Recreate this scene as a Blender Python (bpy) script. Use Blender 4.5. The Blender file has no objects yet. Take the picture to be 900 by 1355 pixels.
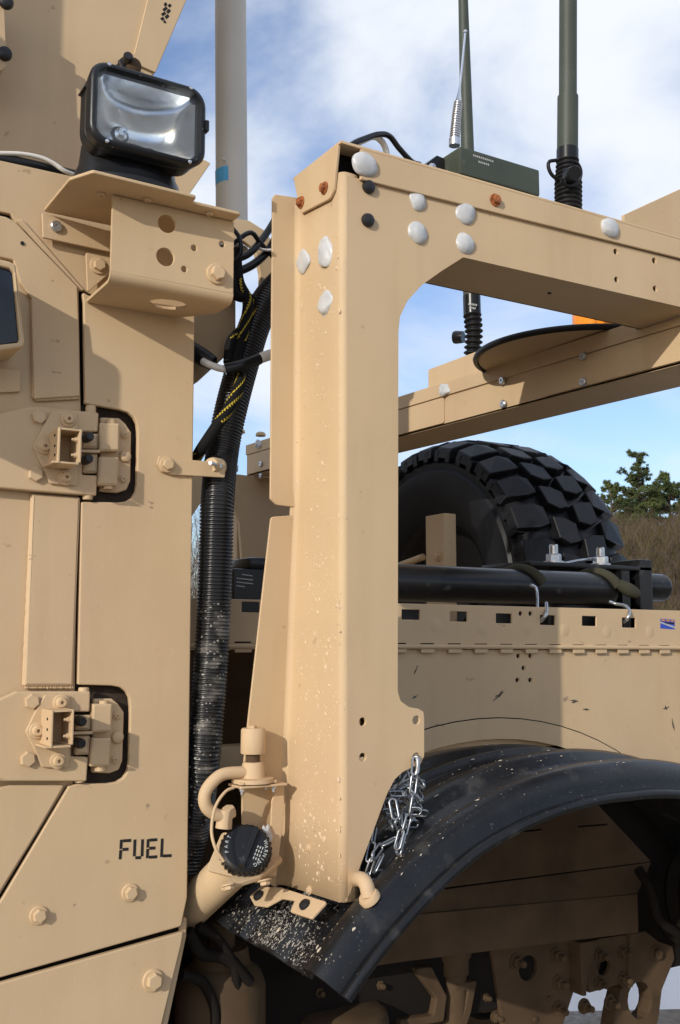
import bpy, bmesh, math, random
from math import sin, cos, pi, radians, atan2, sqrt
from mathutils import Vector as V, Matrix, noise
random.seed(7)
S = bpy.context.scene
COL = S.collection

# ------------------------------------------------------------------ camera, sky, sun, exposure
F = 1377.0                                   # focal length in photo pixels (photo 900 x 1355)
EYE = V((0, 0, 1.65))
YAW = atan2(.515, .857); PITCH = radians(7)
FH = V((sin(YAW), cos(YAW), 0))
FW = FH * cos(PITCH) + V((0, 0, sin(PITCH)))
UP = -FH * sin(PITCH) + V((0, 0, cos(PITCH)))
RT = V((cos(YAW), -sin(YAW), 0))
cd = bpy.data.cameras.new('camera'); cam = bpy.data.objects.new('camera', cd); COL.objects.link(cam)
cam.matrix_world = Matrix((RT, UP, -FW)).transposed().to_4x4(); cam.location = EYE
cd.sensor_fit = 'VERTICAL'; cd.sensor_height = 24; cd.lens = 24 * F / 1355
cd.clip_start = .05; cd.clip_end = 3000
S.camera = cam

SUN = V((1.85, 1.0, -.72)).normalized()      # direction the sunlight travels
sl = bpy.data.lights.new('sun', 'SUN'); sl.energy = 2.75; sl.angle = radians(.5); sl.color = (1, .94, .85)
so = bpy.data.objects.new('sun', sl); COL.objects.link(so); so.rotation_euler = SUN.to_track_quat('-Z', 'Y').to_euler()
so.location = (-8, -6, 12)

W = bpy.data.worlds.new('World'); S.world = W; W.use_nodes = True
nt = W.node_tree; nt.nodes.clear()
def wn(t, **k):
    n = nt.nodes.new(t)
    for a, b in k.items(): setattr(n, a, b)
    return n
out = wn('ShaderNodeOutputWorld'); bg = wn('ShaderNodeBackground'); sky = wn('ShaderNodeTexSky', sky_type='NISHITA')
sky.sun_disc = False; sky.sun_elevation = math.asin(-SUN.z); sky.sun_rotation = atan2(-SUN.x, -SUN.y)
sky.altitude = 200; sky.air_density = 1.0; sky.dust_density = 1.8; sky.ozone_density = 1.6
bg.inputs[1].default_value = .15
tc = wn('ShaderNodeTexCoord'); mp = wn('ShaderNodeMapping'); mp.inputs['Scale'].default_value = (1.0, 1.0, 1.9)
mp.inputs['Location'].default_value = (2.2, -.6, .5)
n1 = wn('ShaderNodeTexNoise'); n1.inputs['Scale'].default_value = 2.3; n1.inputs['Detail'].default_value = 7; n1.inputs['Roughness'].default_value = .52; n1.inputs['Distortion'].default_value = .3
cr = wn('ShaderNodeValToRGB'); cr.color_ramp.elements[0].position = .39; cr.color_ramp.elements[1].position = .62
cr.color_ramp.interpolation = 'EASE'
n2 = wn('ShaderNodeTexNoise'); n2.inputs['Scale'].default_value = 4.0; n2.inputs['Detail'].default_value = 5
cc = wn('ShaderNodeMixRGB'); cc.inputs[1].default_value = (4.9, 5.3, 5.9, 1); cc.inputs[2].default_value = (5.9, 6.1, 6.4, 1)
skm = wn('ShaderNodeMixRGB', blend_type='MULTIPLY'); skm.inputs[0].default_value = 1; skm.inputs[2].default_value = (1.02, 1.05, 1.2, 1)
mx = wn('ShaderNodeMixRGB')
L = nt.links.new
L(tc.outputs['Generated'], mp.inputs[0]); L(mp.outputs[0], n1.inputs['Vector']); L(mp.outputs[0], n2.inputs['Vector'])
L(n1.outputs[0], cr.inputs[0]); L(n2.outputs[0], cc.inputs[0]); L(sky.outputs[0], skm.inputs[1])
L(cr.outputs[0], mx.inputs[0]); L(skm.outputs[0], mx.inputs[1]); L(cc.outputs[0], mx.inputs[2])
L(mx.outputs[0], bg.inputs[0]); L(bg.outputs[0], out.inputs[0])
S.view_settings.view_transform = 'Standard'; S.view_settings.look = 'None'
S.view_settings.exposure = 0.16; S.view_settings.gamma = 1
S.render.engine = 'CYCLES'

# ------------------------------------------------------------------ photo geometry helpers
def ray(px, py): return FW + RT * ((px - 450) / F) + UP * ((677.5 - py) / F)
def onP(px, py, p0, n):
    r = ray(px, py); return EYE + r * ((p0 - EYE).dot(n) / r.dot(n))
def onX(px, py, x): return onP(px, py, V((x, 0, 0)), V((1, 0, 0)))
def onY(px, py, y): return onP(px, py, V((0, y, 0)), V((0, 1, 0)))
def onZ(px, py, z): return onP(px, py, V((0, 0, z)), V((0, 0, 1)))
def YP(y): return (V((0, y, 0)), V((0, -1, 0)))
def XP(x): return (V((x, 0, 0)), V((-1, 0, 0)))
def ZP(z): return (V((0, 0, z)), V((0, 0, 1)))

# ------------------------------------------------------------------ materials
def mat(name, base, rough=.6, metal=0, spec=.4, var=.12, vscale=6, bump=.1, bscale=350, cols=None, coat=0):
    m = bpy.data.materials.new(name); m.use_nodes = True
    t = m.node_tree; b = t.nodes['Principled BSDF']; N = t.nodes.new; K = t.links.new
    b.inputs['Roughness'].default_value = rough; b.inputs['Metallic'].default_value = metal
    b.inputs['Specular IOR Level'].default_value = spec; b.inputs['Coat Weight'].default_value = coat
    g = N('ShaderNodeNewGeometry')
    nz = N('ShaderNodeTexNoise'); nz.inputs['Scale'].default_value = vscale; nz.inputs['Detail'].default_value = 6
    K(g.outputs['Position'], nz.inputs['Vector'])
    r = N('ShaderNodeValToRGB'); r.color_ramp.elements[0].position = .3; r.color_ramp.elements[1].position = .7
    lo = [c * (1 - var) for c in base]; hi = [min(1, c * (1 + var)) for c in base]
    if cols: lo, hi = cols
    r.color_ramp.elements[0].color = (*lo, 1); r.color_ramp.elements[1].color = (*hi, 1)
    K(nz.outputs[0], r.inputs[0]); K(r.outputs[0], b.inputs['Base Color'])
    m['c'] = 1
    bp = N('ShaderNodeBump'); bp.inputs['Strength'].default_value = bump; bp.inputs['Distance'].default_value = .001
    nb = N('ShaderNodeTexNoise'); nb.inputs['Scale'].default_value = bscale; nb.inputs['Detail'].default_value = 3
    K(g.outputs['Position'], nb.inputs['Vector']); K(nb.outputs[0], bp.inputs['Height']); K(bp.outputs[0], b.inputs['Normal'])
    return m, t, b, g, r, bp
def layer(M, color, kind='noise', scale=60, lo=.6, hi=.66, stretch=(1, 1, 1), amt=1.0, rough=None, height=0):
    """lay a second colour over a material through a thresholded texture (dust, scuffs, splashes)"""
    m, t, b, g, r, bp = M; N = t.nodes.new; K = t.links.new
    mpn = N('ShaderNodeMapping'); mpn.inputs['Scale'].default_value = stretch; K(g.outputs['Position'], mpn.inputs[0])
    if kind == 'noise':
        x = N('ShaderNodeTexNoise'); x.inputs['Scale'].default_value = scale; x.inputs['Detail'].default_value = 6; o = x.outputs[0]
    else:
        x = N('ShaderNodeTexVoronoi'); x.inputs['Scale'].default_value = scale; x.inputs['Randomness'].default_value = 1
        # cell size varies cell by cell: few cells carry a splash
        sub = N('ShaderNodeSeparateColor'); K(x.outputs['Color'], sub.inputs[0])
        p = N('ShaderNodeMath'); p.operation = 'POWER'; p.inputs[1].default_value = 2.5; K(sub.outputs[0], p.inputs[0])
        s2 = N('ShaderNodeMath'); s2.operation = 'MULTIPLY'; s2.inputs[1].default_value = .42; K(p.outputs[0], s2.inputs[0])
        d = N('ShaderNodeMath'); d.operation = 'SUBTRACT'; K(s2.outputs[0], d.inputs[0]); K(x.outputs['Distance'], d.inputs[1])
        a = N('ShaderNodeMath'); a.operation = 'ADD'; a.inputs[1].default_value = .5; K(d.outputs[0], a.inputs[0]); o = a.outputs[0]
    K(mpn.outputs[0], x.inputs['Vector'])
    rp = N('ShaderNodeMapRange'); rp.inputs[1].default_value = lo; rp.inputs[2].default_value = hi; rp.inputs[4].default_value = amt; K(o, rp.inputs[0])
    mxx = N('ShaderNodeMixRGB'); src = b.inputs['Base Color'].links[0].from_socket
    K(rp.outputs[0], mxx.inputs[0]); K(src, mxx.inputs[1]); mxx.inputs[2].default_value = (*color, 1); K(mxx.outputs[0], b.inputs['Base Color'])
    if height:
        b2 = N('ShaderNodeBump'); b2.inputs['Strength'].default_value = height; b2.inputs['Distance'].default_value = .002
        K(rp.outputs[0], b2.inputs['Height']); K(b.inputs['Normal'].links[0].from_socket, b2.inputs['Normal']); K(b2.outputs[0], b.inputs['Normal'])
    return M
TAN = (.56, .410, .243)
def tan(name, **k): 
    M = mat(name, TAN, rough=.62, spec=.24, var=.05, vscale=5, bump=.25, bscale=260, **k)
    layer(M, (.53, .365, .235), 'noise', 2.2, .42, .62, (1, 1, .6), .4)             # pinker and yellower patches of respray
    layer(M, (.60, .46, .30), 'noise', 5.0, .45, .75, (1, 1, .5), .4)
    layer(M, (.40, .27, .15), 'noise', 16, .52, .8, (1.4, 1.4, .12), .2)          # rain streaks            # dust film
    m_, t_, b_ = M[0], M[1], M[2]; nb_ = t_.nodes.new('ShaderNodeTexNoise'); nb_.inputs['Scale'].default_value = 9; bb_ = t_.nodes.new('ShaderNodeBump'); bb_.inputs['Strength'].default_value = .35; bb_.inputs['Distance'].default_value = .004
    t_.links.new(M[3].outputs['Position'], nb_.inputs['Vector']); t_.links.new(nb_.outputs[0], bb_.inputs['Height']); t_.links.new(b_.inputs['Normal'].links[0].from_socket, bb_.inputs['Normal']); t_.links.new(bb_.outputs[0], b_.inputs['Normal'])
    layer(M, (.30, .20, .115), 'noise', 38, .70, .74, (1, 1, 1), .5)               # small dirt marks
    return M
PAINT = tan('sand_paint')[0]
_p = tan('sand_paint_scuffed'); layer(_p, (.16, .12, .09), 'noise', 22, .715, .74, (1, 1, 2.2), .6); layer(_p, (.57, .45, .32), 'noise', 60, .68, .72, (2, 2, .6), .5); SCUFFED = _p[0]
_p = tan('sand_paint_splashed')
layer(_p, (.60, .46, .31), 'voronoi', 210, .5, .53, (1, 1, .8), .8, height=.5)
layer(_p, (.64, .51, .36), 'noise', 75, .68, .72, (1, 1, .7), .6, height=.5)
layer(_p, (.26, .18, .11), 'noise', 90, .71, .74, (1, 1, 1), .7); SPLASHED = _p[0]
SEAL = mat('black_seal', (.014, .011, .009), rough=.8, spec=.12)[0]
_b = mat('black_plastic', (.007, .0075, .009), rough=.30, spec=.38, var=.3, vscale=20, bump=.3, bscale=380)
layer(_b, (.30, .28, .25), 'noise', 14, .58, .85, (1, 1, 1), .25); layer(_b, (.22, .2, .18), 'noise', 160, .66, .74, (1, 1, 1), .35); FENDER = _b[0]
TYRE = mat('tyre_rubber', (.007, .007, .009), rough=.48, spec=.3, var=.3, vscale=14, bump=.25, bscale=160)[0]
RUBBER = mat('black_rubber', (.010, .010, .011), rough=.5, spec=.3, var=.25, vscale=14, bump=.2, bscale=200)[0]
_h = mat('hose_plastic', (.016, .016, .017), rough=.26, spec=.6, var=.2); HOSE = _h[0]
_h2 = mat('hose_dirty', (.020, .019, .018), rough=.3, spec=.55, var=.2)
_b2 = mat('black_paint', (.009, .009, .010), rough=.28, spec=.35, var=.3, bump=.06, bscale=150); layer(_b2, (.10, .10, .10), 'noise', 25, .66, .74, (1, 1, 1), .5); BLACK = _b2[0]
_b3 = mat('lamp_housing', (.010, .011, .013), rough=.36, spec=.4, var=.3, bump=.15, bscale=300); layer(_b3, (.4, .36, .3), 'noise', 140, .70, .73, (1, 1, 1), .7); HOUSING = _b3[0]
ZINC = mat('galvanized_steel', (.55, .57, .60), rough=.32, metal=.85, var=.2, vscale=80)[0]
CHROME = mat('bright_steel', (.72, .73, .75), rough=.2, metal=1, var=.08)[0]
DARKST = mat('dark_bolt_steel', (.02, .02, .022), rough=.38, metal=.2, var=.3)[0]
RUST = mat('rusty_steel', (.3, .1, .03), rough=.8, cols=((.10, .035, .016), (.48, .15, .04)), vscale=120, bump=.6, bscale=500)[0]
SILI = mat('silicone_sealant', (.6, .6, .6), rough=.3, spec=.5, cols=((.47, .48, .49), (.60, .605, .60)), vscale=45, bump=.04, bscale=120)
SILI[2].inputs['Subsurface Weight'].default_value = .45; SILI[2].inputs['Subsurface Radius'].default_value = (.01, .01, .01); SILI = SILI[0]
_g = mat('olive_paint', (.050, .060, .044), rough=.5, var=.12, vscale=12); layer(_g, (.16, .17, .13), 'noise', 45, .68, .75, (1, 1, .4), .6); OLIVE = _g[0]
_m = mat('mast_paint', (.62, .575, .50), rough=.5, var=.05); layer(_m, (.3, .27, .22), 'noise', 30, .7, .75, (2, 2, .3), .6); MAST = _m[0]
BLUET = mat('blue_tape', (.10, .42, .72), rough=.6)[0]
INK = mat('stencil_ink', (.02, .02, .02), rough=.7, spec=.2)[0]
POCK = mat('pocket_brown', (.05, .036, .025), rough=.7, spec=.2, var=.4, vscale=40)[0]
WHITE = mat('white_sleeve', (.70, .67, .62), rough=.5)[0]
PRINT = mat('white_print', (.42, .44, .42), rough=.6)[0]
YEL = mat('yellow_yarn', (.52, .38, .03), rough=.8)[0]
BRAID = mat('black_braid', (.009, .009, .009), rough=.8, spec=.15)[0]
WINGL = mat('dark_window_glass', (.006, .010, .018), rough=.14, spec=.5, var=.4, vscale=20)[0]
STRAPM = mat('olive_strap', (.05, .048, .03), rough=.9, bump=.5, bscale=600)[0]
ORANGE = mat('amber_lens', (.8, .25, .01), rough=.2)[0]
SBLUE = mat('sticker_blue', (.03, .07, .45), rough=.4)[0]; SORG = mat('sticker_orange', (.6, .25, .04), rough=.4)[0]
REDM = mat('red_tag', (.35, .02, .03), rough=.5)[0]
GREYW = mat('undercarriage_dirt_shade', (.09, .058, .033), rough=.75, spec=.15, var=.25, vscale=9)[0]  # dirt brown, darkened further so the colour carries the shade under the fender
MUD = mat('dried_mud', (.45, .39, .31), rough=.9, var=.15, vscale=200)[0]
MUDT = mat('tan_mud', (.60, .455, .30), rough=.9, var=.12, vscale=200)[0]
SNOW = mat('snow', (.82, .84, .88), rough=.6, var=.06, vscale=3, bump=.6, bscale=12)[0]
def glass(name):
    m = bpy.data.materials.new(name); m.use_nodes = True; t = m.node_tree; t.nodes.clear()
    o = t.nodes.new('ShaderNodeOutputMaterial'); mi = t.nodes.new('ShaderNodeMixShader'); tr = t.nodes.new('ShaderNodeBsdfTransparent'); gl = t.nodes.new('ShaderNodeBsdfGlossy')
    lw = t.nodes.new('ShaderNodeLayerWeight'); pw = t.nodes.new('ShaderNodeMath'); pw.operation = 'POWER'; pw.inputs[1].default_value = 5; fr = t.nodes.new('ShaderNodeMath'); fr.operation = 'MULTIPLY_ADD'; fr.inputs[1].default_value = .9; fr.inputs[2].default_value = .04; t.links.new(lw.outputs['Facing'], pw.inputs[0]); t.links.new(pw.outputs[0], fr.inputs[0]); gl.inputs['Roughness'].default_value = .02; tr.inputs[0].default_value = (.93, .95, .96, 1)
    t.links.new(fr.outputs[0], mi.inputs[0]); t.links.new(tr.outputs[0], mi.inputs[1]); t.links.new(gl.outputs[0], mi.inputs[2]); t.links.new(mi.outputs[0], o.inputs[0]); return m
GLASS = glass('lamp_glass')

# ------------------------------------------------------------------ object helpers
WP = {}
def thing(name, label, cat, loc, group=None):
    o = bpy.data.objects.new(name, None); COL.objects.link(o); o.location = loc; o.empty_display_size = .05
    o['label'] = label; o['category'] = cat
    if group: o['group'] = group
    WP[o] = V(loc); return o
def tag(o, label, cat, group=None):
    o['label'] = label; o['category'] = cat
    if group: o['group'] = group
    return o
def place(o, pos, parent=None):
    COL.objects.link(o); pos = V(pos); WP[o] = pos
    if parent: o.parent = parent; o.location = pos - WP[parent]
    else: o.location = pos
    return o
def mesh_from(bm):
    me = bpy.data.meshes.new('m'); bm.to_mesh(me); bm.free(); return me
def add(name, me, m, parent=None, smooth=35, label=None, planar=True):
    """world-space mesh -> object with its origin at its own centre"""
    if len(me.vertices):
        xs = [v.co for v in me.vertices]
        c = V([(min(v[i] for v in xs) + max(v[i] for v in xs)) / 2 for i in range(3)])
        me.transform(Matrix.Translation(-c))
    else: c = V()
    if len(me.materials): me.materials.clear()
    for q in (m if isinstance(m, (list, tuple)) else [m]): me.materials.append(q)
    if smooth:
        for p in me.polygons: p.use_smooth = True
        me.set_sharp_from_angle(angle=radians(smooth))
        if planar:                                # big flat faces keep their own normal
            ar = {}; key = lambda n: (round(n.x, 2), round(n.y, 2), round(n.z, 2)); tot = 0
            for p in me.polygons: ar[key(p.normal)] = ar.get(key(p.normal), 0) + p.area; tot += p.area
            for p in me.polygons:
                if ar[key(p.normal)] > .07 * tot: p.use_smooth = False
    me.name = name
    o = bpy.data.objects.new(name, me)
    if label: o['label'] = label
    return place(o, c, parent)
def roundpoly(pts, r, n=4):
    res = []; N = len(pts)
    for i, p in enumerate(pts):
        a = V(pts[i - 1]) - V(p); b = V(pts[(i + 1) % N]) - V(p); rr = r[i] if isinstance(r, (list, tuple)) else r
        la, lb = a.length, b.length
        if rr <= 0 or la < 1e-6 or lb < 1e-6: res.append(V(p)); continue
        a /= la; b /= lb; ang = a.angle(b)
        if ang > radians(172): res.append(V(p)); continue
        d = min(rr / math.tan(ang / 2), la * .45, lb * .45); p0 = V(p) + a * d; p1 = V(p) + b * d
        for k in range(n + 1):
            t = k / n; res.append((1 - t) ** 2 * p0 + 2 * t * (1 - t) * V(p) + t * t * p1)
    return res
def frame(plane):
    p0, n = plane; n = n.normalized()
    up = V((0, 0, 1)) if abs(n.z) < .9 else V((0, 1, 0))
    w = (up - n * up.dot(n)).normalized(); u = w.cross(n); return p0, u, w, n
def plate_mesh(pts, plane, t, holes=(), bev=.0012, r=.003, bres=2):
    """sheet of thickness t whose visible face lies on the plane; pts are photo points or world points"""
    p0, u, w, n = frame(plane)
    def P(q):
        q = V(q) if len(q) == 3 else onP(q[0], q[1], p0, n)
        d = q - p0; return V((d.dot(u), d.dot(w)))
    cu = bpy.data.curves.new('c', 'CURVE'); cu.dimensions = '2D'; cu.fill_mode = 'BOTH'
    loops = [roundpoly([P(q) for q in pts], r)]
    for h in holes:
        if len(h) == 3 and not hasattr(h[0], '__len__'):
            c = P(h[:2]); rad = (P((h[0] + h[2], h[1])) - c).length * (1 if abs(n.y) < .5 else 1.1)
            loops.append([c + V((cos(a), sin(a))) * rad for a in [k * pi / 10 for k in range(20)]])
        else: loops.append(roundpoly([P(q) for q in h], .0015, 2))
    for lp in loops:
        s = cu.splines.new('POLY'); s.points.add(len(lp) - 1); s.use_cyclic_u = True
        for q, v in zip(s.points, lp): q.co = (v.x, v.y, 0, 1)
    bev = min(bev, t * .49)
    cu.extrude = t / 2 - bev; cu.bevel_depth = bev; cu.bevel_resolution = bres; cu.offset = -bev
    ob = bpy.data.objects.new('c', cu); COL.objects.link(ob)
    dg = bpy.context.evaluated_depsgraph_get(); me = bpy.data.meshes.new_from_object(ob.evaluated_get(dg))
    bpy.data.objects.remove(ob); bpy.data.curves.remove(cu)
    M = Matrix((u, w, n)).transposed().to_4x4(); M.translation = p0 - n * (t / 2); me.transform(M)
    bm = bmesh.new(); bm.from_mesh(me); bmesh.ops.remove_doubles(bm, verts=bm.verts, dist=1e-5); bm.to_mesh(me); bm.free()
    return me
def plate(name, pts, plane, t, m, parent=None, holes=(), bev=.0012, r=.003, label=None):
    return add(name, plate_mesh(pts, plane, t, holes, bev, r), m, parent, label=label)
def box_bm(bm, lo, hi, bev=0):
    a, b = V(lo), V(hi); r = bmesh.ops.create_cube(bm, size=1)
    vs = r['verts']; bmesh.ops.scale(bm, vec=b - a, verts=vs); bmesh.ops.translate(bm, vec=(a + b) / 2, verts=vs)
    if bev:
        es = list({e for v in vs for e in v.link_edges}); bmesh.ops.bevel(bm, geom=es, offset=bev, segments=2, affect='EDGES', profile=.6)
def box(name, lo, hi, m, parent=None, bev=.002, label=None):
    bm = bmesh.new(); box_bm(bm, lo, hi, bev); return add(name, mesh_from(bm), m, parent, label=label)
def spline(pts, n):
    """n points at equal spacing along a Catmull-Rom curve"""
    P = [V(p) for p in pts]; P = [P[0] * 2 - P[1]] + P + [P[-1] * 2 - P[-2]]; dense = []
    for i in range(1, len(P) - 2):
        for k in range(24):
            t = k / 24; a, b, c, d = P[i - 1:i + 3]
            dense.append(.5 * ((2 * b) + (c - a) * t + (2 * a - 5 * b + 4 * c - d) * t * t + (3 * b - a - 3 * c + d) * t ** 3))
    dense.append(P[-2]); L_ = [0]
    for i in range(1, len(dense)): L_.append(L_[-1] + (dense[i] - dense[i - 1]).length)
    res = []; j = 0
    for k in range(n):
        s = L_[-1] * k / (n - 1)
        while j < len(L_) - 2 and L_[j + 1] < s: j += 1
        f = (s - L_[j]) / max(1e-9, L_[j + 1] - L_[j]); res.append(dense[j].lerp(dense[j + 1], min(1, f)))
    return res, L_[-1]
def tube_bm(bm, pts, rad, seg=12, cap=True, smooth=True, n=None, matf=None):
    if smooth: pts, Ln = spline(pts, n or max(8, len(pts) * 6))
    else: pts = [V(p) for p in pts]
    N = len(pts); rings = []; t0 = (pts[1] - pts[0]).normalized(); nn = t0.orthogonal().normalized()
    for i, p in enumerate(pts):
        t = (pts[min(N - 1, i + 1)] - pts[max(0, i - 1)]).normalized(); nn = (nn - t * nn.dot(t)).normalized(); b = t.cross(nn)
        r = rad(i / (N - 1)) if callable(rad) else rad
        rings.append([bm.verts.new(p + nn * (r * cos(2 * pi * k / seg)) + b * (r * sin(2 * pi * k / seg))) for k in range(seg)])
    for i in range(N - 1):
        for k in range(seg):
            f = bm.faces.new((rings[i][k], rings[i][(k + 1) % seg], rings[i + 1][(k + 1) % seg], rings[i + 1][k]))
            if matf: f.material_index = matf(i, k)
    if cap: bm.faces.new(rings[0][::-1]); bm.faces.new(rings[-1])
def tube(name, pts, rad, m, parent=None, seg=12, n=None, smooth=True, matf=None, label=None, angle=50):
    bm = bmesh.new(); tube_bm(bm, pts, rad, seg, True, smooth, n, matf); return add(name, mesh_from(bm), m, parent, angle, label, False)
def rotTo(n):
    n = V(n).normalized(); return n.to_track_quat('Z', 'Y').to_matrix().to_4x4()
def lathe_bm(bm, prof, pos, axis, seg=24, a0=0, a1=2 * pi):
    """prof: (radius, height) pairs about axis through pos"""
    M = rotTo(axis); M.translation = V(pos); full = abs(a1 - a0 - 2 * pi) < 1e-6; ns = seg if full else seg + 1; rings = []
    for r, h in prof:
        rings.append([bm.verts.new(M @ V((max(r, 1e-5) * cos(a0 + (a1 - a0) * k / seg), max(r, 1e-5) * sin(a0 + (a1 - a0) * k / seg), h))) for k in range(ns)])
    for i in range(len(rings) - 1):
        for k in range(seg if full else seg):
            k2 = (k + 1) % ns
            bm.faces.new((rings[i][k], rings[i][k2], rings[i + 1][k2], rings[i + 1][k]))
def lathe(name, prof, pos, axis, m, parent=None, seg=28, label=None, angle=35):
    bm = bmesh.new(); lathe_bm(bm, prof, pos, axis, seg); bmesh.ops.remove_doubles(bm, verts=bm.verts, dist=2e-5)
    bmesh.ops.recalc_face_normals(bm, faces=bm.faces); return add(name, mesh_from(bm), m, parent, angle, label, False)
# bolts: one shared mesh per kind, built about the origin with +Z outwards
BOLT = {}
def bolt_mesh(kind):
    if kind in BOLT: return BOLT[kind]
    bm = bmesh.new()
    def hexa(r, z0, z1, seg=6):
        lathe_bm(bm, [(0, z0), (r, z0), (r, z1 - r * .12), (r * .86, z1), (0, z1)], (0, 0, 0), (0, 0, 1), seg)
    if kind == 'hex':      # flanged hex bolt, washer radius 1
        lathe_bm(bm, [(0, 0), (1.0, 0), (1.0, .16), (.93, .24), (0, .24)], (0, 0, 0), (0, 0, 1), 22); hexa(.72, .24, .78)
    elif kind == 'plain':
        hexa(1.0, 0, .66)
    elif kind == 'dome':
        lathe_bm(bm, [(1, 0), (1, .3), (.85, .62), (.5, .8), (0, .84)], (0, 0, 0), (0, 0, 1), 16)
    elif kind == 'boss':   # raised round boss with a small hole
        lathe_bm(bm, [(1.0, 0), (1.0, .2), (.9, .28), (.72, .3), (.62, .62), (.5, .72), (.22, .72), (.2, .3), (0, .3)], (0, 0, 0), (0, 0, 1), 24)
    elif kind == 'screw':
        lathe_bm(bm, [(1, 0), (1, .5), (.8, .7), (.3, .7), (.28, .4), (0, .4)], (0, 0, 0), (0, 0, 1), 14)
    elif kind == 'stud':   # stud with nut and washer
        lathe_bm(bm, [(0, 0), (1, 0), (1, .2), (0, .2)], (0, 0, 0), (0, 0, 1), 20); hexa(.74, .2, .9)
        lathe_bm(bm, [(0, .9), (.42, .9), (.42, 1.7), (.36, 1.8), (0, 1.8)], (0, 0, 0), (0, 0, 1), 14)
    bmesh.ops.remove_doubles(bm, verts=bm.verts, dist=1e-4); bmesh.ops.recalc_face_normals(bm, faces=bm.faces)
    me = mesh_from(bm)
    for p in me.polygons: p.use_smooth = True
    me.set_sharp_from_angle(angle=radians(30)); BOLT[kind] = me; return me
BM_ = {}
def bolt(kind, pos, normal, rad, m, parent, name='bolt', spin=None, label=None):
    key = (kind, m.name)
    if key not in BM_:
        me = bolt_mesh(kind).copy(); me.materials.append(m); me.name = name; BM_[key] = me
    o = bpy.data.objects.new(name, BM_[key])
    R = rotTo(normal) @ Matrix.Rotation(random.uniform(0, 1) if spin is None else spin, 4, 'Z')
    place(o, pos, parent); o.rotation_euler = R.to_euler(); o.scale = (rad,) * 3
    if label: o['label'] = label
    return o
def strokes(name, segs, plane, w, m, parent, lift=.0005):
    """flat lettering: each stroke is a thin bar on the plane, all strokes one print"""
    bm = bmesh.new(); p0, u, ww, n = frame(plane)
    for (a, b) in segs:
        a = V(a) if len(a) == 3 else onP(*a, p0, n); b = V(b) if len(b) == 3 else onP(*b, p0, n)
        d = (b - a).normalized(); s = d.cross(n) * (w / 2); o = n * lift
        bm.faces.new([bm.verts.new(q + o) for q in (a - s, b - s, b + s, a + s)])
    bmesh.ops.recalc_face_normals(bm, faces=bm.faces)
    return add(name, mesh_from(bm), m, parent, 0)
def blob_mesh(seed, flat=.6, amp=.22):
    bm = bmesh.new(); bmesh.ops.create_icosphere(bm, subdivisions=4, radius=1)
    for v in bm.verts:
        k = 1 + 1.6 * amp * noise.noise(v.co * .9 + V((seed * 7.1, 0, 0))) + .3 * amp * noise.noise(v.co * 2.4 + V((0, seed * 3.3, 0))) + .06 * amp * noise.noise(v.co * 8 + V((0, 0, seed)))
        v.co *= k; v.co.z *= flat
    me = mesh_from(bm)
    for p in me.polygons: p.use_smooth = True
    return me

# ------------------------------------------------------------------ ground, hillside, snow
def back(x, y):                                # unseen rise behind the camera, added to dim the low sky light
    d = -(y + .35 * x) - 30; t = min(1, max(0, d / 40)); return 4 * t * t * (3 - 2 * t)
def hgt(x, y):
    d = sqrt(x * x + y * y); t = min(1, max(0, (d - 13) / 22)); t = t * t * (3 - 2 * t)
    side = min(1, max(0, (y + .15 * x - 4) / 8)) * (1 - .5 * min(1, max(0, (.72 - atan2(x, y)) / .3)))
    return t * side * (4.9 + .8 * noise.noise(V((x * .05, y * .05, 0)))) + (.02 * noise.noise(V((x * .7, y * .7, 3))) if d < 40 else 0) + back(x, y)
bm = bmesh.new(); rad = [0] + [.6 * 1.115 ** k for k in range(68)]; rings = []
for r in rad:
    rings.append([bm.verts.new((r * cos(a), r * sin(a), hgt(r * cos(a), r * sin(a)))) for a in [2 * pi * k / 96 for k in range(96)]] if r else [bm.verts.new((0, 0, 0))])
for i in range(len(rad) - 1):
    for k in range(96):
        if i == 0: bm.faces.new((rings[0][0], rings[1][k], rings[1][(k + 1) % 96]))
        else: bm.faces.new((rings[i][k], rings[i + 1][k], rings[i + 1][(k + 1) % 96], rings[i][(k + 1) % 96]))
_g = mat('ground_gravel', (.20, .18, .16), rough=.9, cols=((.15, .14, .128), (.34, .315, .285)), vscale=30, bump=1, bscale=60)
layer(_g, (.17, .125, .075), 'noise', .6, .45, .6); GR = _g[0]
LIT_ = mat('leaf_litter', (.09, .06, .035), rough=.95, spec=.1, var=.5, vscale=1.5, bump=1, bscale=8)[0]
for f in bm.faces:
    if f.calc_center_median().z > .5 or f.calc_center_median().length > 45: f.material_index = 1
o = add('ground', mesh_from(bm), [GR, LIT_], None, 60, None, False); o['kind'] = 'structure'
bm = bmesh.new(); bmesh.ops.create_grid(bm, x_segments=60, y_segments=24, size=1)
for v in bm.verts:
    x, y = v.co.x * 4.5, v.co.y; e = max(0, 1 - y * y) * max(0, 1 - (v.co.x) ** 4)
    v.co = V((x, y * 1.15, (e ** .6) * (.62 + .22 * noise.noise(V((x * 1.1, y, 2))) + .05 * noise.noise(V((x * 6, y * 6, 1)))) - .05))
me = mesh_from(bm); me.transform(Matrix.Translation((5.25, 3.9, 0)) @ Matrix.Rotation(radians(-30), 4, 'Z'))
o = add('snow_bank', me, SNOW, None, 80); o['kind'] = 'structure'

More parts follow.
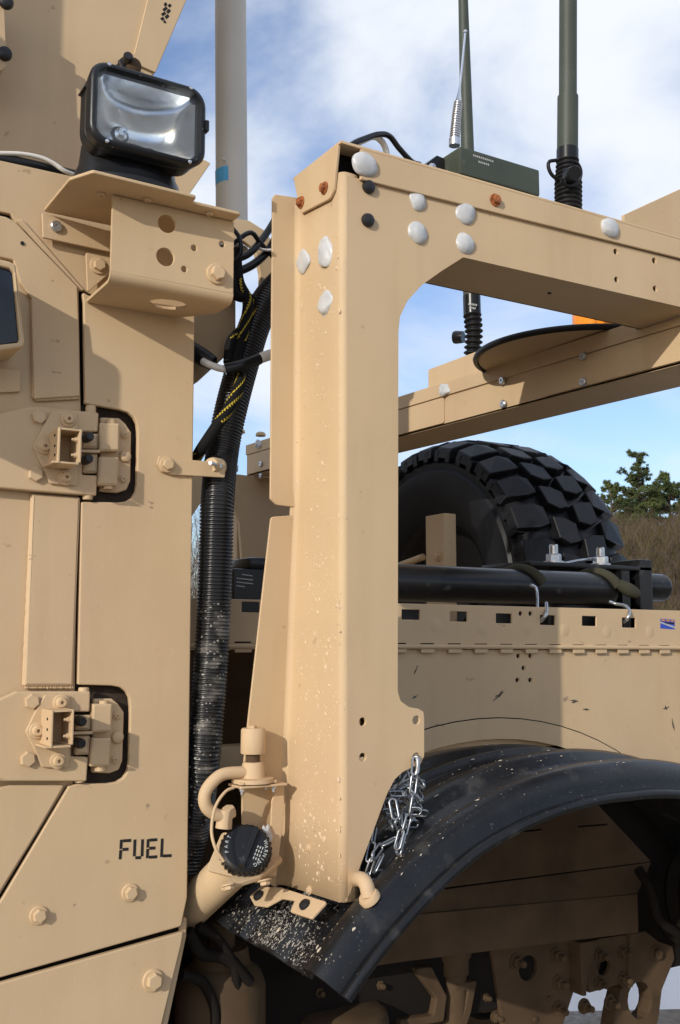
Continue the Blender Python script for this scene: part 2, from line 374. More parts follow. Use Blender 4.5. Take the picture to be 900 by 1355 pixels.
# ------------------------------------------------------------------ vegetation beyond the truck
BARK = mat('bark', (.10, .075, .055), rough=.9, var=.3, vscale=8)[0]
NEED = mat('pine_needles', (.07, .10, .035), rough=.7, spec=.2, cols=((.035, .055, .02), (.13, .16, .055)), vscale=1.3)[0]
def twig(name, c, v): return mat(name, c, rough=.9, spec=.1, var=v, vscale=.7, bump=0)[0]
TW = [twig('twig_grey', (.095, .07, .055), .5), twig('twig_rust', (.16, .07, .025), .5), twig('twig_olive', (.08, .065, .03), .5)]
def stem_bm(bm, p, d, l, r, depth, mi):
    q = p + d * l; a = d.orthogonal().normalized(); b = d.cross(a)
    lo = [bm.verts.new(p + (a * cos(t) + b * sin(t)) * r) for t in (0, 2.1, 4.2)]; hi = [bm.verts.new(q + (a * cos(t) + b * sin(t)) * r * .55) for t in (0, 2.1, 4.2)]
    for k in range(3):
        f = bm.faces.new((lo[k], lo[(k + 1) % 3], hi[(k + 1) % 3], hi[k])); f.material_index = mi
    if depth:
        for _ in range(random.choice((2, 2, 3))):
            dd = (d + V((random.gauss(0, .42), random.gauss(0, .42), random.gauss(.05, .22)))).normalized()
            stem_bm(bm, p + d * l * random.uniform(.45, 1), dd, l * random.uniform(.5, .8), r * .55, depth - 1, mi)
def at_dir(px, d):
    r = ray(px, 847); r.z = 0; r.normalize(); return r * d
bm = bmesh.new()
for i in range(5200):
    px = random.uniform(780, 1000) if random.random() < .45 else random.uniform(500, 1300) if random.random() < .6 else random.uniform(120, 500)
    d = random.uniform(15, 50); p = at_dir(px, d); z = hgt(p.x, p.y); n_ = noise.noise(V((p.x * .22, p.y * .22, 5)))
    mi = 1 if n_ > .12 and random.random() < .75 else (2 if n_ < -.2 and random.random() < .5 else 0)
    h = random.uniform(.5, 1.25)
    stem_bm(bm, V((p.x, p.y, z - .05)), V((random.gauss(0, .16), random.gauss(0, .16), 1)).normalized(), h * .55, random.uniform(.008, .02), 3, mi)
o = add('brushwood', mesh_from(bm), TW, None, 0); o['kind'] = 'stuff'; o['label'] = 'brown leafless brush covering the hillside behind the truck'
for i, (px, d, h, lab) in enumerate([(268, 17, 4.3, 'tall bare grey shrub seen in the gap between cab edge and corrugated hose'), (303, 18, 3.9, 'bare grey shrub seen just right of the corrugated hose'),
                                     (325, 20, 3.6, 'bare shrub glimpsed through the arch beside the far roll frame post')]):
    p = at_dir(px, d); z = hgt(p.x, p.y); bm = bmesh.new()
    for k in range(46):
        stem_bm(bm, V((p.x + random.gauss(0, .35), p.y + random.gauss(0, .35), z)), V((random.gauss(0, .2), random.gauss(0, .2), 1)).normalized(), h * random.uniform(.34, .5), .014, 4, 0)
    o = add('bare_shrub', mesh_from(bm), TW, None, 0); tag(o, lab, 'shrub', 'bare shrubs behind the truck')
def pine(px, d, h, lab, w=1.0, dens=1.0):
    p = at_dir(px, d); z = hgt(p.x, p.y); t = thing('pine_tree', lab, 'tree', (p.x, p.y, z), 'pine trees on the hillside')
    B = V((p.x, p.y, z)); bm = bmesh.new(); lim = []
    tube_bm(bm, [B, B + V((.05, .02, h * .5)), B + V((0, .05, h))], lambda s: .16 * (1 - s) + .02, 8)
    bn = bmesh.new()
    for k in range(int(34 * dens)):
        f = random.uniform(.12, 1) ** .95; hz = h * f; ln = w * h * .30 * (1.12 - f) ** .75 * random.uniform(.45, 1.25) + .12; a = random.uniform(0, 2 * pi)
        b0 = B + V((0, 0, hz)); dr = V((cos(a), sin(a), random.uniform(.12, .5))).normalized(); e = b0 + dr * ln
        tube_bm(bm, [b0, b0.lerp(e, .5) - V((0, 0, ln * .05)), e], lambda s: .028 * (1 - s) + .006, 5, n=5)
        for c in range(int(6 + ln * 11)):
            cpos = b0.lerp(e, random.uniform(.3, 1.03)) + V((random.gauss(0, .11 * ln), random.gauss(0, .11 * ln), random.gauss(.05, .06)))
            R0 = random.uniform(.10, .18)
            for q in range(34):
                dd = V((random.gauss(0, 1), random.gauss(0, 1), random.gauss(.35, .8))).normalized(); q0 = cpos + dd * R0 * .1; q1 = cpos + dd * R0 * random.uniform(.7, 1.2)
                s = dd.orthogonal().normalized() * .018; s.rotate(Matrix.Rotation(random.uniform(0, 3), 3, dd))
                bn.faces.new([bn.verts.new(x) for x in (q0 - s, q0 + s, q1)])
    add('trunk', mesh_from(bm), BARK, t, 60); add('crown', mesh_from(bn), NEED, t, 0)
pine(852, 52, 5.7, 'tallest dark green pine on the hill right of the spare tyre', 1.1, 2.2)
pine(815, 56, 4.9, 'slim pine whose tip shows just right of the tyre tread', .8, 1.6)
pine(893, 54, 5.0, 'broad paler pine at the right edge of the picture', 1.3, 2.0)
pine(872, 60, 4.9, 'low pine standing between the tallest pine and the broad one', 1.3, 1.8)
pine(834, 60, 4.7, 'low pine standing just left of the tallest pine', 1.3, 1.6)
pine(925, 55, 4.8, 'pine farthest right on the hillside beyond the frame edge', 1.2, 1.6)

# ------------------------------------------------------------------ THE TRUCK
TR = thing('armored_truck', 'sand coloured armoured military truck seen close from its side', 'truck', (1.0, 2.6, 0))
YD = 1.74
D = YP(YD)
nY = V((0, -1, 0)); nX = V((-1, 0, 0))
# dark weather-seal skin behind the gaps, and the cab's armour hull behind it
plate('seal_backing', [(-60, 250), (0, 255), (40, 270), (110, 360), (200, 400), (256, 415), (247, 1185), (236, 1228), (215, 1345), (205, 1380), (-60, 1380)], YP(YD + .024), .006, SEAL, TR)
hull_top = onY(0, 212, 1.76).z
bm = bmesh.new(); xr = onY(250, 800, YD).x - .012
box_bm(bm, (-2.2, 1.78, .62), (xr, 3.86, hull_top - .012), .01)
add('cab_hull', mesh_from(bm), PAINT, TR)
# fixed side panel with the two hinge pockets cut in
plate('cab_panel', [(109, 386), (118, 391), (258, 412), (248, 1188), (240, 1226), (0, 1294), (-60, 1311), (-60, 1300), (-60, 1275), (3, 1189), (91, 1041), (103, 1037),
                    (171, 1037), (173, 908), (103, 906), (108, 664), (181, 665), (183, 546), (113, 534), (111, 400)],
      D, .012, SCUFFED, TR, r=[.004] * 12 + [.036, .036, .003, .003, .036, .036, .004, .004], bev=.0022)
plate('lower_panel', [(-60, 1318), (243, 1233), (240, 1250), (214, 1356), (208, 1400), (-60, 1400)], D, .012, SCUFFED, TR, bev=.002)
plate('panel_edge_strip', [(242, 1212), (248, 1216), (247, 1240), (222, 1358), (214, 1400), (205, 1400), (236, 1240)], YP(YD + .013), .010, PAINT, TR, bev=.003)
# hinge pocket floors
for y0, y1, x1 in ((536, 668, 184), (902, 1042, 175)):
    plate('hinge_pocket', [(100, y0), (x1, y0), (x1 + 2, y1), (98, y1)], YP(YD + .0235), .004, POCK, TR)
    # the floor is dark brown, darker than the panel paint
# upper cab side and roof
plate('upper_cab_side', [(-60, 197), (0, 212), (95, 233), (262, 268), (300, 300), (258, 410), (122, 390), (109, 384), (27, 303), (14, 283), (-4, 279), (-60, 270)], YP(1.755), .012, PAINT, TR, bev=.002)
pz = onY(0, 212, 1.755).z
box('roof', (-2.2, 1.767, pz - .02), (.715, 3.86, pz - .002), PAINT, TR, .003)
plate('seam_strip', [(22, 292), (30, 290), (112, 384), (105, 385)], YP(1.749), .01, PAINT, TR, r=.001)
# door
plate('door', [(-60, 270), (-5, 284), (8, 287), (20, 293), (104, 380), (107, 543), (104, 655), (97, 1038), (88, 1040), (0, 1184), (-60, 1285)], YP(YD + .012), .011, PAINT, TR, r=.002)
plate('door_armor_panel', [(-60, 269), (-5, 284), (8, 287), (20, 293), (103, 379), (105, 440), (106, 524), (45, 528), (42, 420), (42, 394), (27, 374), (18, 344), (-60, 326)], D, .011, SCUFFED, TR, r=.003, bev=.0025)
plate('door_armor_panel', [(43, 653), (107, 658), (97, 908), (32, 908)], D, .011, SCUFFED, TR, r=.003, bev=.004)
plate('door_armor_panel', [(-60, 1054), (14, 1039), (86, 1039), (47, 1106), (1, 1180), (-60, 1280)], D, .011, SCUFFED, TR, r=.003, bev=.003)
plate('door_lower_strip', [(-60, 480), (27, 490), (27, 518), (-60, 522)], YP(YD + .004), .008, PAINT, TR)
wf = plate('window_frame', [(-70, 325), (14, 346), (21, 350), (33, 452), (30, 459), (-70, 474)], YP(1.658), .092, PAINT, TR, r=.004, bev=.003,
           holes=[[(-62, 336), (13, 355), (18, 360), (26, 449), (24, 453), (-62, 463)]])
plate('pane', [(-64, 333), (14, 352), (19, 358), (28, 452), (-64, 466)], YP(1.666), .02, WINGL, wf, r=.002)
for a_, b_ in (((43, 656), (31.5, 906)), ((43, 396), (44.5, 526)), ((33, 909), (96, 909)), ((46, 529), (105, 526))):
    P_ = [onY(a_[0] + (b_[0] - a_[0]) * k / 40, a_[1] + (b_[1] - a_[1]) * k / 40, YD + .0075) for k in range(41)]
    tube('weld_bead', P_, lambda s: .0034 + .0016 * noise.noise(V((s * 31, a_[0], 0))), PAINT, TR, 8, n=90)
# mirror ahead of the door: it shades the upper hinge
def shade_src(px, py, yt, y): 
    q = onY(px, py, yt); return q - SUN * ((yt - y) / SUN.y)
a = shade_src(155, 494, YD, 1.44); 
mb = bmesh.new(); ztop = shade_src(107, 462, YD, a.y).z
zl = shade_src(150, 668, YD, 1.44).z
box_bm(mb, (a.x - .05, a.y, zl), (a.x + .02, a.y + .25, a.z + .012), .02)
mr = add('side_mirror', mesh_from(mb), PAINT, TR)
tube('mirror_arm', [(a.x - .02, a.y + .2, zl + .06), (a.x - .03, a.y + .26, zl + .05), (a.x - .03, 1.76, zl + .02)], .014, PAINT, mr)

# door hinges: the mesh of the leaf carries its pieces
def hinge(lower):
    def m(x, y):
        if not lower: return (x, y)
        return (x * 1.0 - 10 - (y - 600) * .012, (y - 600) * 1.0 + 974.5 + (x - 90) * -.045)
    PL = YP(1.7297)
    leaf = plate('door_hinge', ([(-60, 562), (-8, 549), (38, 538), (50, 538), (131, 546), (130, 571), (110, 571), (109, 628), (129, 629), (128, 656), (60, 651), (-60, 640)] if not lower else
                 [(-60, 950), (0, 925), (22, 915), (120, 915), (119, 942), (95, 942), (94, 1001), (117, 1002), (115, 1034), (-60, 1034)]), PL, .016, PAINT, TR, bev=.003, r=.003,
                 label='lower door hinge with yoke bracket' if lower else 'upper door hinge with yoke bracket')
    plate('rivet_plate', [m(*q) for q in [(69, 544), (103, 546), (104, 600), (102, 643), (66, 640), (56, 616), (44, 592), (56, 566)]], YP(1.7239), .007, PAINT, leaf, bev=.002, r=.006)
    for x, y, k in ((90, 555, 'boss'), (59, 591, 'boss'), (87, 632, 'boss')): bolt(k, onY(*m(x, y), 1.7239), nY, .0135, PAINT, leaf, 'boss')
    for x, y in ((51, 552), (46.5, 628)): bolt('plain', onY(*m(x, y), 1.7297), nY, .0125, PAINT, leaf, 'bolt')
    # centre knuckle block, split by a thin plate
    plate('knuckle', [m(110, 573), m(131, 573.5), m(130, 594), m(110, 593)], YP(1.7320), .022, PAINT, leaf, bev=.004)
    plate('knuckle', [m(110, 600), m(130, 600.5), m(129, 626), m(110, 626)], YP(1.7320), .022, PAINT, leaf, bev=.004)
    plate('divider', [m(96, 594.5), m(133, 595), m(133, 599), m(96, 598.5)], YP(1.7251), .02, PAINT, leaf, bev=.001, r=.001)
    # yoke bracket: a square tube open to the front
    f0 = onY(*m(78, 565), 1.6653); f1 = onY(*m(107, 615), 1.6653); yb = 1.7262; th = .0032
    x0, x1, z1, z0 = f0.x, f1.x, f0.z, f1.z
    b = bmesh.new(); box_bm(b, (x0, 1.6653, z0), (x0 + th, yb, z1), .0008); box_bm(b, (x1 - th, 1.6653, z0 + .004), (x1, yb, z1), .0008)
    box_bm(b, (x0 + th, 1.6664, z1 - th), (x1 - th, yb, z1 - .0004), .0006); box_bm(b, (x0 - .008, 1.6664, z0), (x1 - th, yb, z0 + th), .0006)
    add('yoke_bracket', mesh_from(b), PAINT, leaf)
    for zz in (z1 - .016, z0 + .017): bolt('stud', (x1 - th, 1.6768, zz), nX, .0055, PAINT, leaf, 'stud')
    for x, y in ((113.5, 580), (112.5, 609)): lathe('bumper', [(0, .026), (.006, .026), (.0085, .02), (.0085, 0), (0, 0)], onY(*m(x, y), 1.7320), nY, DARKST, leaf, 18)
    for x, y, z in ((71, 576, 0), (71, 590, 0), (71, 602, 0)):
        bolt('screw', onX(*m(x + 2, y), x0), nX, .0022, DARKST, leaf, 'rivet_hole')
    # fixed half
    plate('fixed_leaf', [m(133, 552), m(158, 553), m(166, 560), m(174, 572), m(173, 636), m(168, 648), m(156, 652), m(132, 650)], YP(1.7458), .014, PAINT, leaf, bev=.003)
    plate('knuckle', [m(133, 559), m(159, 560), m(158, 597), m(132, 597)], YP(1.7262), .022, PAINT, leaf, bev=.0035)
    plate('knuckle', [m(132, 604), m(158, 605), m(156, 643), m(130, 642)], YP(1.7262), .022, PAINT, leaf, bev=.0035)
    for x, y in ((164.5, 576), (162.5, 634)): bolt('boss', onY(*m(x, y), 1.7458), nY, .0075, PAINT, leaf, 'boss')
    bolt('dome', onY(*m(165, 604), 1.7458), nY, .011, PAINT, leaf, 'boss')
    for (x, y), s in (((120, 546), 1), ((116, 652), -1)):
        p = onY(*m(x, y), 1.7400); lathe('hinge_pin', [(0, .012), (.008, .012), (.009, .009), (.009, -.004), (0, -.004)], p, (0, 0, s), PAINT, leaf, 16)
    p = onY(*m(147, 559), 1.7377); lathe('hinge_pin', [(0, .005), (.008, .005), (.008, -.004), (0, -.004)], p, (0, 0, 1), PAINT, leaf, 16)
    p = onY(*m(143, 643), 1.7377); lathe('hinge_pin', [(0, .006), (.009, .006), (.009, -.004), (0, -.004)], p, (0, 0, -1), PAINT, leaf, 16)
hinge(False); hinge(True)
# panel bolts and FUEL stencil
for x, y, r in ((172, 1181, .0125), (51, 1211, .0125), (202, 1297, .0155)): bolt('hex', onY(x, y, YD), nY, r * 1.2, PAINT, TR)
FU = [((160.5, 1111), (159.8, 1123.3)), ((159.7, 1124.6), (158.8, 1137)), ((162.6, 1112.6), (173.5, 1111.9)), ((162.0, 1124), (170, 1123.5)),
      ((178.5, 1110.8), (177.6, 1133)), ((179.0, 1135), (186.6, 1134.6)), ((188.6, 1110.4), (187.8, 1133)),
      ((196, 1110.2), (195.4, 1121.6)), ((195.3, 1123), (194.8, 1135.5)), ((198, 1111.6), (208, 1111)), ((197.6, 1122.4), (205.5, 1121.9)), ((197, 1134.2), (208, 1133.6)),
      ((214.6, 1109.5), (213.6, 1134)), ((215.8, 1132.6), (227, 1132))]
strokes('fuel_stencil', FU, D, .0050, INK, TR, .0006)
# hose bracket bar
plate('hose_bracket', [(211, 603), (222, 603), (232, 607), (298, 612), (298, 632), (228, 628), (214, 624), (208, 614)], YP(1.733), .006, PAINT, TR, r=.004)
bolt('hex', onY(221, 615, 1.733), nY, .0145, PAINT, TR)
p = onY(291, 617, 1.74); lathe('clamp_bush', [(0, .03), (.0135, .03), (.016, .022), (.017, 0), (0, 0)], p + V((.004, .014, 0)), (-.8, -.6, 0), PAINT, TR, 20)
tube('clamp_stud', [p + V((-.012, -.01, 0)), p + V((-.03, -.024, 0))], .004, ZINC, TR, 10, smooth=False)
bolt('plain', p + V((-.004, -.004, 0)), (-.8, -.6, 0), .008, ZINC, TR, 'nut')
# spotlight bracket on the cab corner
ZT = 2.385
def Zp(px, py, z=ZT): return onZ(px, py, z)
tp = [V((.448, 1.742, ZT)), V((.450, 1.597, ZT)), V((.474, 1.550, ZT)), V((.653, 1.554, ZT)), V((.655, 1.578, ZT)), V((.748, 1.579, ZT)), V((.748, 1.742, ZT))]
top = plate('spotlight_bracket', tp, ZP(ZT + .006), .006, PAINT, TR, bev=.0018, r=.007, label='bent bracket carrying the spotlight')
yf = 1.6095; zb = onY(220, 385, yf).z; x0, x1 = onY(148, 300, yf).x, .749; rb = .017
fm = plate_mesh([V((x0, yf, ZT - .001)), V((x1, yf, ZT - .001)), V((x1, yf, zb + rb)), V((x0, yf, zb + rb))], YP(yf), .006, r=0, bev=.001,
                holes=[(221, 296, 10.5), (219, 340, 10.5), (257, 328, 3.6), (244, 356, 3.6), (294, 323, 3.6)])
add('bracket_face', fm, PAINT, top)
bm = bmesh.new(); rows = []
for k in range(9):
    t = k / 8 * pi / 2; c = V((0, yf + rb, zb + rb)); rows.append((c + V((0, -rb * cos(t), -rb * sin(t))), c + V((0, -(rb - .006) * cos(t), -(rb - .006) * sin(t)))))
bv = [[[bm.verts.new(V((x, q.y, q.z))) for q in r] for r in rows] for x in (x0, x1)]
for k in range(8):
    a_, b_ = bv
    bm.faces.new((a_[k][0], a_[k + 1][0], b_[k + 1][0], b_[k][0])); bm.faces.new((a_[k][1], b_[k][1], b_[k + 1][1], a_[k + 1][1]))
    bm.faces.new((a_[k][0], a_[k][1], a_[k + 1][1], a_[k + 1][0])); bm.faces.new((b_[k][0], b_[k + 1][0], b_[k + 1][1], b_[k][1]))
bmesh.ops.recalc_face_normals(bm, faces=bm.faces); add('bracket_bend', mesh_from(bm), PAINT, top)
ell = [V((x0 + .127 + .034 * cos(t), 1.676 + .027 * sin(t), zb)) for t in [k * pi / 10 for k in range(20)]]
fl = plate_mesh([V((x0, yf + rb, zb)), V((x1, yf + rb, zb)), V((x1, 1.679, zb)), V((x1 - .05, 1.738, zb)), V((x0, 1.738, zb))], (V((0, 0, zb)), V((0, 0, -1))), .006, r=0, bev=.001, holes=[ell])
add('bracket_floor', fl, PAINT, top)
plate('bracket_flange', [(56, 281), (150, 307), (150, 334), (57, 314)], YP(1.738), .006, PAINT, top)
plate('bracket_flange', [(114, 334), (147, 341), (146, 361), (116, 387)], YP(1.736), .006, PAINT, top)
bolt('screw', onY(74, 300, 1.738), nY, .010, ZINC, top, 'screw'); bolt('hex', onY(130, 352, 1.736), nY, .0155, PAINT, top); bolt('hex', onY(286, 363, yf), nY, .0185, PAINT, top)
for x, y in ((.51, 1.617), (.583, 1.597), (.696, 1.597), (.563, 1.69)): bolt('screw', (x, y, ZT), (0, 0, -1), .007, PAINT, top, 'screw')
bolt('screw', onY(29.5, 322, YD), nY, .0035, DARKST, TR, 'screw')
# gusset behind the bracket and a lifting eye
plate('rear_gusset', [(240, 400), (312, 392), (312, 440), (300, 470), (262, 505), (240, 520)], YP(1.82), .008, PAINT, TR)
plate('lifting_eye', [(300, 288), (330, 292), (352, 306), (366, 330), (366, 420), (345, 420), (345, 362), (338, 330), (322, 318), (300, 330)], YP(1.87), .012, PAINT, TR, r=.008)

# ---- bed side
YB = 1.88
BP = YP(YB)
# arch cut: circle about the axle
AX, AZ, AR = 1.52, .575, .853
arc = [V((AX + AR * cos(t), YB, AZ + AR * sin(t))) for t in [radians(150 - k * 4) for k in range(34)]]
bed = [V((.935, YB, 1.632)), V((.935, YB, 1.20))] + [q for q in arc if q.z > .98 and q.x > .94] + [V((2.62, YB, .98)), V((2.62, YB, 1.618))]
holes = [(686, 868, 2.2), (702, 868, 2.2), (693, 884, 2.2), (685, 900, 2.2), (702, 900, 2.2)]
plate('bed_side', bed, BP, .006, SCUFFED, TR, holes=holes, r=0)
arc2 = [V((AX + (AR + .045) * cos(t), YB - .003, AZ + (AR + .045) * sin(t))) for t in [radians(140 - k * 4) for k in range(29)]]
arc3 = [V((AX + (AR - .001) * cos(t), YB - .003, AZ + (AR - .001) * sin(t))) for t in [radians(140 - k * 4) for k in range(29)]]
arcj = [V((AX + (AR + .0475) * cos(t), YB - .0012, AZ + (AR + .0475) * sin(t))) for t in [radians(140 - k * 4) for k in range(29)]]
plate('arch_shadow_line', arcj + arc3[::-1], YP(YB - .0012), .001, SEAL, TR, r=0, bev=.0002)  # thin black ring painted in as the shadow line round the flange
plate('arch_flange', arc2 + arc3[::-1], YP(YB - .003), .003, SCUFFED, TR, r=0, bev=.0008)
def slot(x, y, w, h): return [(x - w / 2, y - h / 2), (x + w / 2, y - h / 2 + .6), (x + w / 2, y + h / 2 + .6), (x - w / 2, y + h / 2)]
sl_ = [slot(543.8, 813, 24, 13.5), slot(607, 815.5, 23, 13.5), slot(667, 818, 21, 13), slot(725, 820.3, 20, 13), slot(780, 821.5, 19, 13), slot(832.5, 823.8, 18, 13), slot(332, 803, 24, 14), slot(478, 811, 24, 13.5)]
rz = onY(530, 797, YB - .006).z
plate('bed_rail', [V((.62, YB, rz)), V((2.62, YB, rz - .007)), V((2.62, YB, 1.628)), V((.62, YB, 1.645))], YP(YB - .006), .005, SCUFFED, TR, holes=sl_ + [(689, 812, 2.2), (702, 812, 2.2)], r=.002)
tube('hinge_rod', [(.62, YB - .008, 1.638), (1.6, YB - .008, 1.6335), (2.62, YB - .008, 1.625)], .0055, PAINT, TR, 12, n=10)
xk = .66
while xk < 2.6:
    z = 1.6465 - (xk - .62) * .0088
    box('hinge_knuckle', (xk, YB - .0095, z - .019), (xk + .0375, YB - .0062, z - .001), PAINT, TR, .002)
    box('hinge_slit', (xk + .001, YB - .0064, z - .0005), (xk + .0365, YB - .0061, z + .0025), SEAL, TR, 0); xk += .0745
for x, y in ((577, 828), (638, 831), (697, 831), (747, 834), (803, 836), (860, 836)):
    box_ = onY(x, y, YB - .006); lathe('weld_pad', [(0, .0012), (.010, .0012), (.016, 0), (0, 0)], box_, nY, PAINT, TR, 14)
# flag-like sticker at the rail's end
st = plate('sticker', [(874, 818.5), (893, 820), (893, 833), (874, 831.5)], YP(YB - .0064), .0004, SBLUE, TR, r=0, bev=.0001, label='small orange and blue sticker on the bed rail')
plate('sticker_stripe', [(874, 824.5), (893, 831.5), (893, 829), (874, 822.5)], YP(YB - .0068), .0003, PRINT, st, r=0, bev=.0001)
strokes('sticker_print', [((875, 820.5), (880, 820.9)), ((881.5, 821), (886, 821.3)), ((887.5, 821.4), (892, 821.8))], YP(YB - .0070), .0042, SORG, st)
strokes('sticker_print', [((880, 824), (892, 825.2))], YP(YB - .0070), .0032, INK, st)
# scuffs rubbed into the bed side
sc = [((652, 928), (668, 914)), ((655, 921), (666, 917)), ((660, 922), (665, 913)), ((548, 893), (553, 880)), ((545, 925), (553, 919)), ((753, 926), (766, 928)), ((756, 929), (763, 929)), ((771, 938), (780, 939)),
      ((877, 938), (886, 935)), ((880, 933), (883, 940)), ((889, 950), (893, 968)), ((570, 968), (576, 967))]
bm = bmesh.new()
for a, b in sc:
    a, b = onY(*a, YB - .0006), onY(*b, YB - .0006); d = b - a; w_ = V((d.z, 0, -d.x)).normalized(); n = 7; up_, dn_ = [], []
    for k in range(n + 1):
        t = k / n; wd = .0028 * sin(pi * (t * .9 + .05)) * random.uniform(.35, 1.3); c = a + d * t + w_ * random.uniform(-.001, .001)
        up_.append(bm.verts.new(c + w_ * wd)); dn_.append(bm.verts.new(c - w_ * wd * random.uniform(.3, 1)))
    for k in range(n): bm.faces.new((up_[k], up_[k + 1], dn_[k + 1], dn_[k]))
SCF = mat('rubber_scuff', (.09, .075, .06), rough=.8, var=.5, vscale=120)[0]
add('scuff_marks', mesh_from(bm), SCF, TR, 0)
plate('inner_bulkhead', [V((.55, 0, 1.12)), V((1.0, 0, 1.12)), V((1.0, 0, 1.63)), V((.55, 0, 1.63))], YP(1.965), .008, GREYW, TR)
# floor of the bed, far side and front wall, wheel well
box('bed_floor', (.66, 1.90, 1.40), (2.6, 3.6, 1.44), PAINT, TR)
box('bed_far_side', (.66, 3.52, 1.0), (2.6, 3.545, 1.73), PAINT, TR)
box('bed_front_wall', (.66, 1.89, .9), (.69, 3.5, 1.6), PAINT, TR)
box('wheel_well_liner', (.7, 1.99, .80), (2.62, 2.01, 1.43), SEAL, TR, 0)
# underbody armour in the shade below the fender
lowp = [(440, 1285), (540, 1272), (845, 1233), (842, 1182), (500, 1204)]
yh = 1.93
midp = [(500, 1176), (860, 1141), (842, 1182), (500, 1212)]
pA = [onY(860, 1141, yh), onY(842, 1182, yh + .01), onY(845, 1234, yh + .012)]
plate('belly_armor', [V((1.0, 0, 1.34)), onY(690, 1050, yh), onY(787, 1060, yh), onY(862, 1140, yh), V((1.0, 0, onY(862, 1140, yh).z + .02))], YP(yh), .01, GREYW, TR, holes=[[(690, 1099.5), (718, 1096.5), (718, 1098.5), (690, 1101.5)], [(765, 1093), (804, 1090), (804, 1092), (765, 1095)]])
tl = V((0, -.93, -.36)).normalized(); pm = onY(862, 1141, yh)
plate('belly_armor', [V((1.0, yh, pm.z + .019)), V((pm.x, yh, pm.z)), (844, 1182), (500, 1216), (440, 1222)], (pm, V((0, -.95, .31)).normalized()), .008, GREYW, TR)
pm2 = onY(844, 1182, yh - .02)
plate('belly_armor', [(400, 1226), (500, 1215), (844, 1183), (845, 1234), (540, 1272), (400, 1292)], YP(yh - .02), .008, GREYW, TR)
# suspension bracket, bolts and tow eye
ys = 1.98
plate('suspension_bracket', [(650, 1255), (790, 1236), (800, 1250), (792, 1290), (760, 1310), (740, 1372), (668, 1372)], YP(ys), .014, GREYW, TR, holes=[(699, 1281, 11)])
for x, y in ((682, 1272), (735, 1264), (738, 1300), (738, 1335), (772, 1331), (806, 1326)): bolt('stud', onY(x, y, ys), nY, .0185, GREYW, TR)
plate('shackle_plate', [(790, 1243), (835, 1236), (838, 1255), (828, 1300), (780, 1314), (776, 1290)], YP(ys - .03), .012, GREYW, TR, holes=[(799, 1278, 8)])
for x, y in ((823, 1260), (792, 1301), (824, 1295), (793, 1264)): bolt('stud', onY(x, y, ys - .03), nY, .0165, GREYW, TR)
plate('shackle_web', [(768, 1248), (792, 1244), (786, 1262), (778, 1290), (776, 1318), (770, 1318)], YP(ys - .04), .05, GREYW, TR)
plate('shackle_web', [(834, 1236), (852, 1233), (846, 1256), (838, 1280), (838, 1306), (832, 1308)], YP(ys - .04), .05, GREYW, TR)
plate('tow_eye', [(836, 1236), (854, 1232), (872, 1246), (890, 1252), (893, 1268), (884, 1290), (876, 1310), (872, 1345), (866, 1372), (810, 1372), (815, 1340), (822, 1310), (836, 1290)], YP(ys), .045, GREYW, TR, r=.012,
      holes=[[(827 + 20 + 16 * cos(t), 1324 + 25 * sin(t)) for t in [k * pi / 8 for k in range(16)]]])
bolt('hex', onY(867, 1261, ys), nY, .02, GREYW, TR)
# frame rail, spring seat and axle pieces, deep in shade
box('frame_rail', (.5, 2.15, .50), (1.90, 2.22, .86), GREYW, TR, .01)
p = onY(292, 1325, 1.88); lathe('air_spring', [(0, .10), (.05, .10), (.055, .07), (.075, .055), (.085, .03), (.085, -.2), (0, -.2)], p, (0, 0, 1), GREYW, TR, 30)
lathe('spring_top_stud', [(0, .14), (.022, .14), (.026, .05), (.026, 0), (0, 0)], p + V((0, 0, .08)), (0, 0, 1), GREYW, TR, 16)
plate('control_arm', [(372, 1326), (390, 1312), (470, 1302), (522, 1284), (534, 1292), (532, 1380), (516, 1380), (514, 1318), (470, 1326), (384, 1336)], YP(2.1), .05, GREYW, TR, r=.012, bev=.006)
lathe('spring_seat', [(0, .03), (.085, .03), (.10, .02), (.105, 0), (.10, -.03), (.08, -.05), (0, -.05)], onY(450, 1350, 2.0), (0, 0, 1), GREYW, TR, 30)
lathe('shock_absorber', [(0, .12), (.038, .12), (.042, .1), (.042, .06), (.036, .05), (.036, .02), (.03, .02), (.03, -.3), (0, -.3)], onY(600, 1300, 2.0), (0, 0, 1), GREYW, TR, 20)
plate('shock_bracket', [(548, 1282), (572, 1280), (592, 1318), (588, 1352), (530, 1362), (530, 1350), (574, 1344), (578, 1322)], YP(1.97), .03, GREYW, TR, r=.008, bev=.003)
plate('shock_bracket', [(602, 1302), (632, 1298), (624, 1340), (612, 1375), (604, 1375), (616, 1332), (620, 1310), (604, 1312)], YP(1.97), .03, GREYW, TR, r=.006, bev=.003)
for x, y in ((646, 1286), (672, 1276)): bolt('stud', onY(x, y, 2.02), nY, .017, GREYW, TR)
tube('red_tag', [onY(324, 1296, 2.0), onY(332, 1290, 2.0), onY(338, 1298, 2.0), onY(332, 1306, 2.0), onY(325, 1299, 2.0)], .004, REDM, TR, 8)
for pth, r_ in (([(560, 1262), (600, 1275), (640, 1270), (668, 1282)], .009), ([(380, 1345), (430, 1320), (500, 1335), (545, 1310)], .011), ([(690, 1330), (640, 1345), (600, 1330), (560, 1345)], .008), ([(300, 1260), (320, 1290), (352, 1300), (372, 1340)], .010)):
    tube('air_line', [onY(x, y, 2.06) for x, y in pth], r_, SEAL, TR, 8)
for x, y in ((420, 1312), (500, 1302), (640, 1318), (655, 1345), (700, 1345), (718, 1318)): bolt('stud', onY(x, y, 2.0), nY, .014, GREYW, TR)
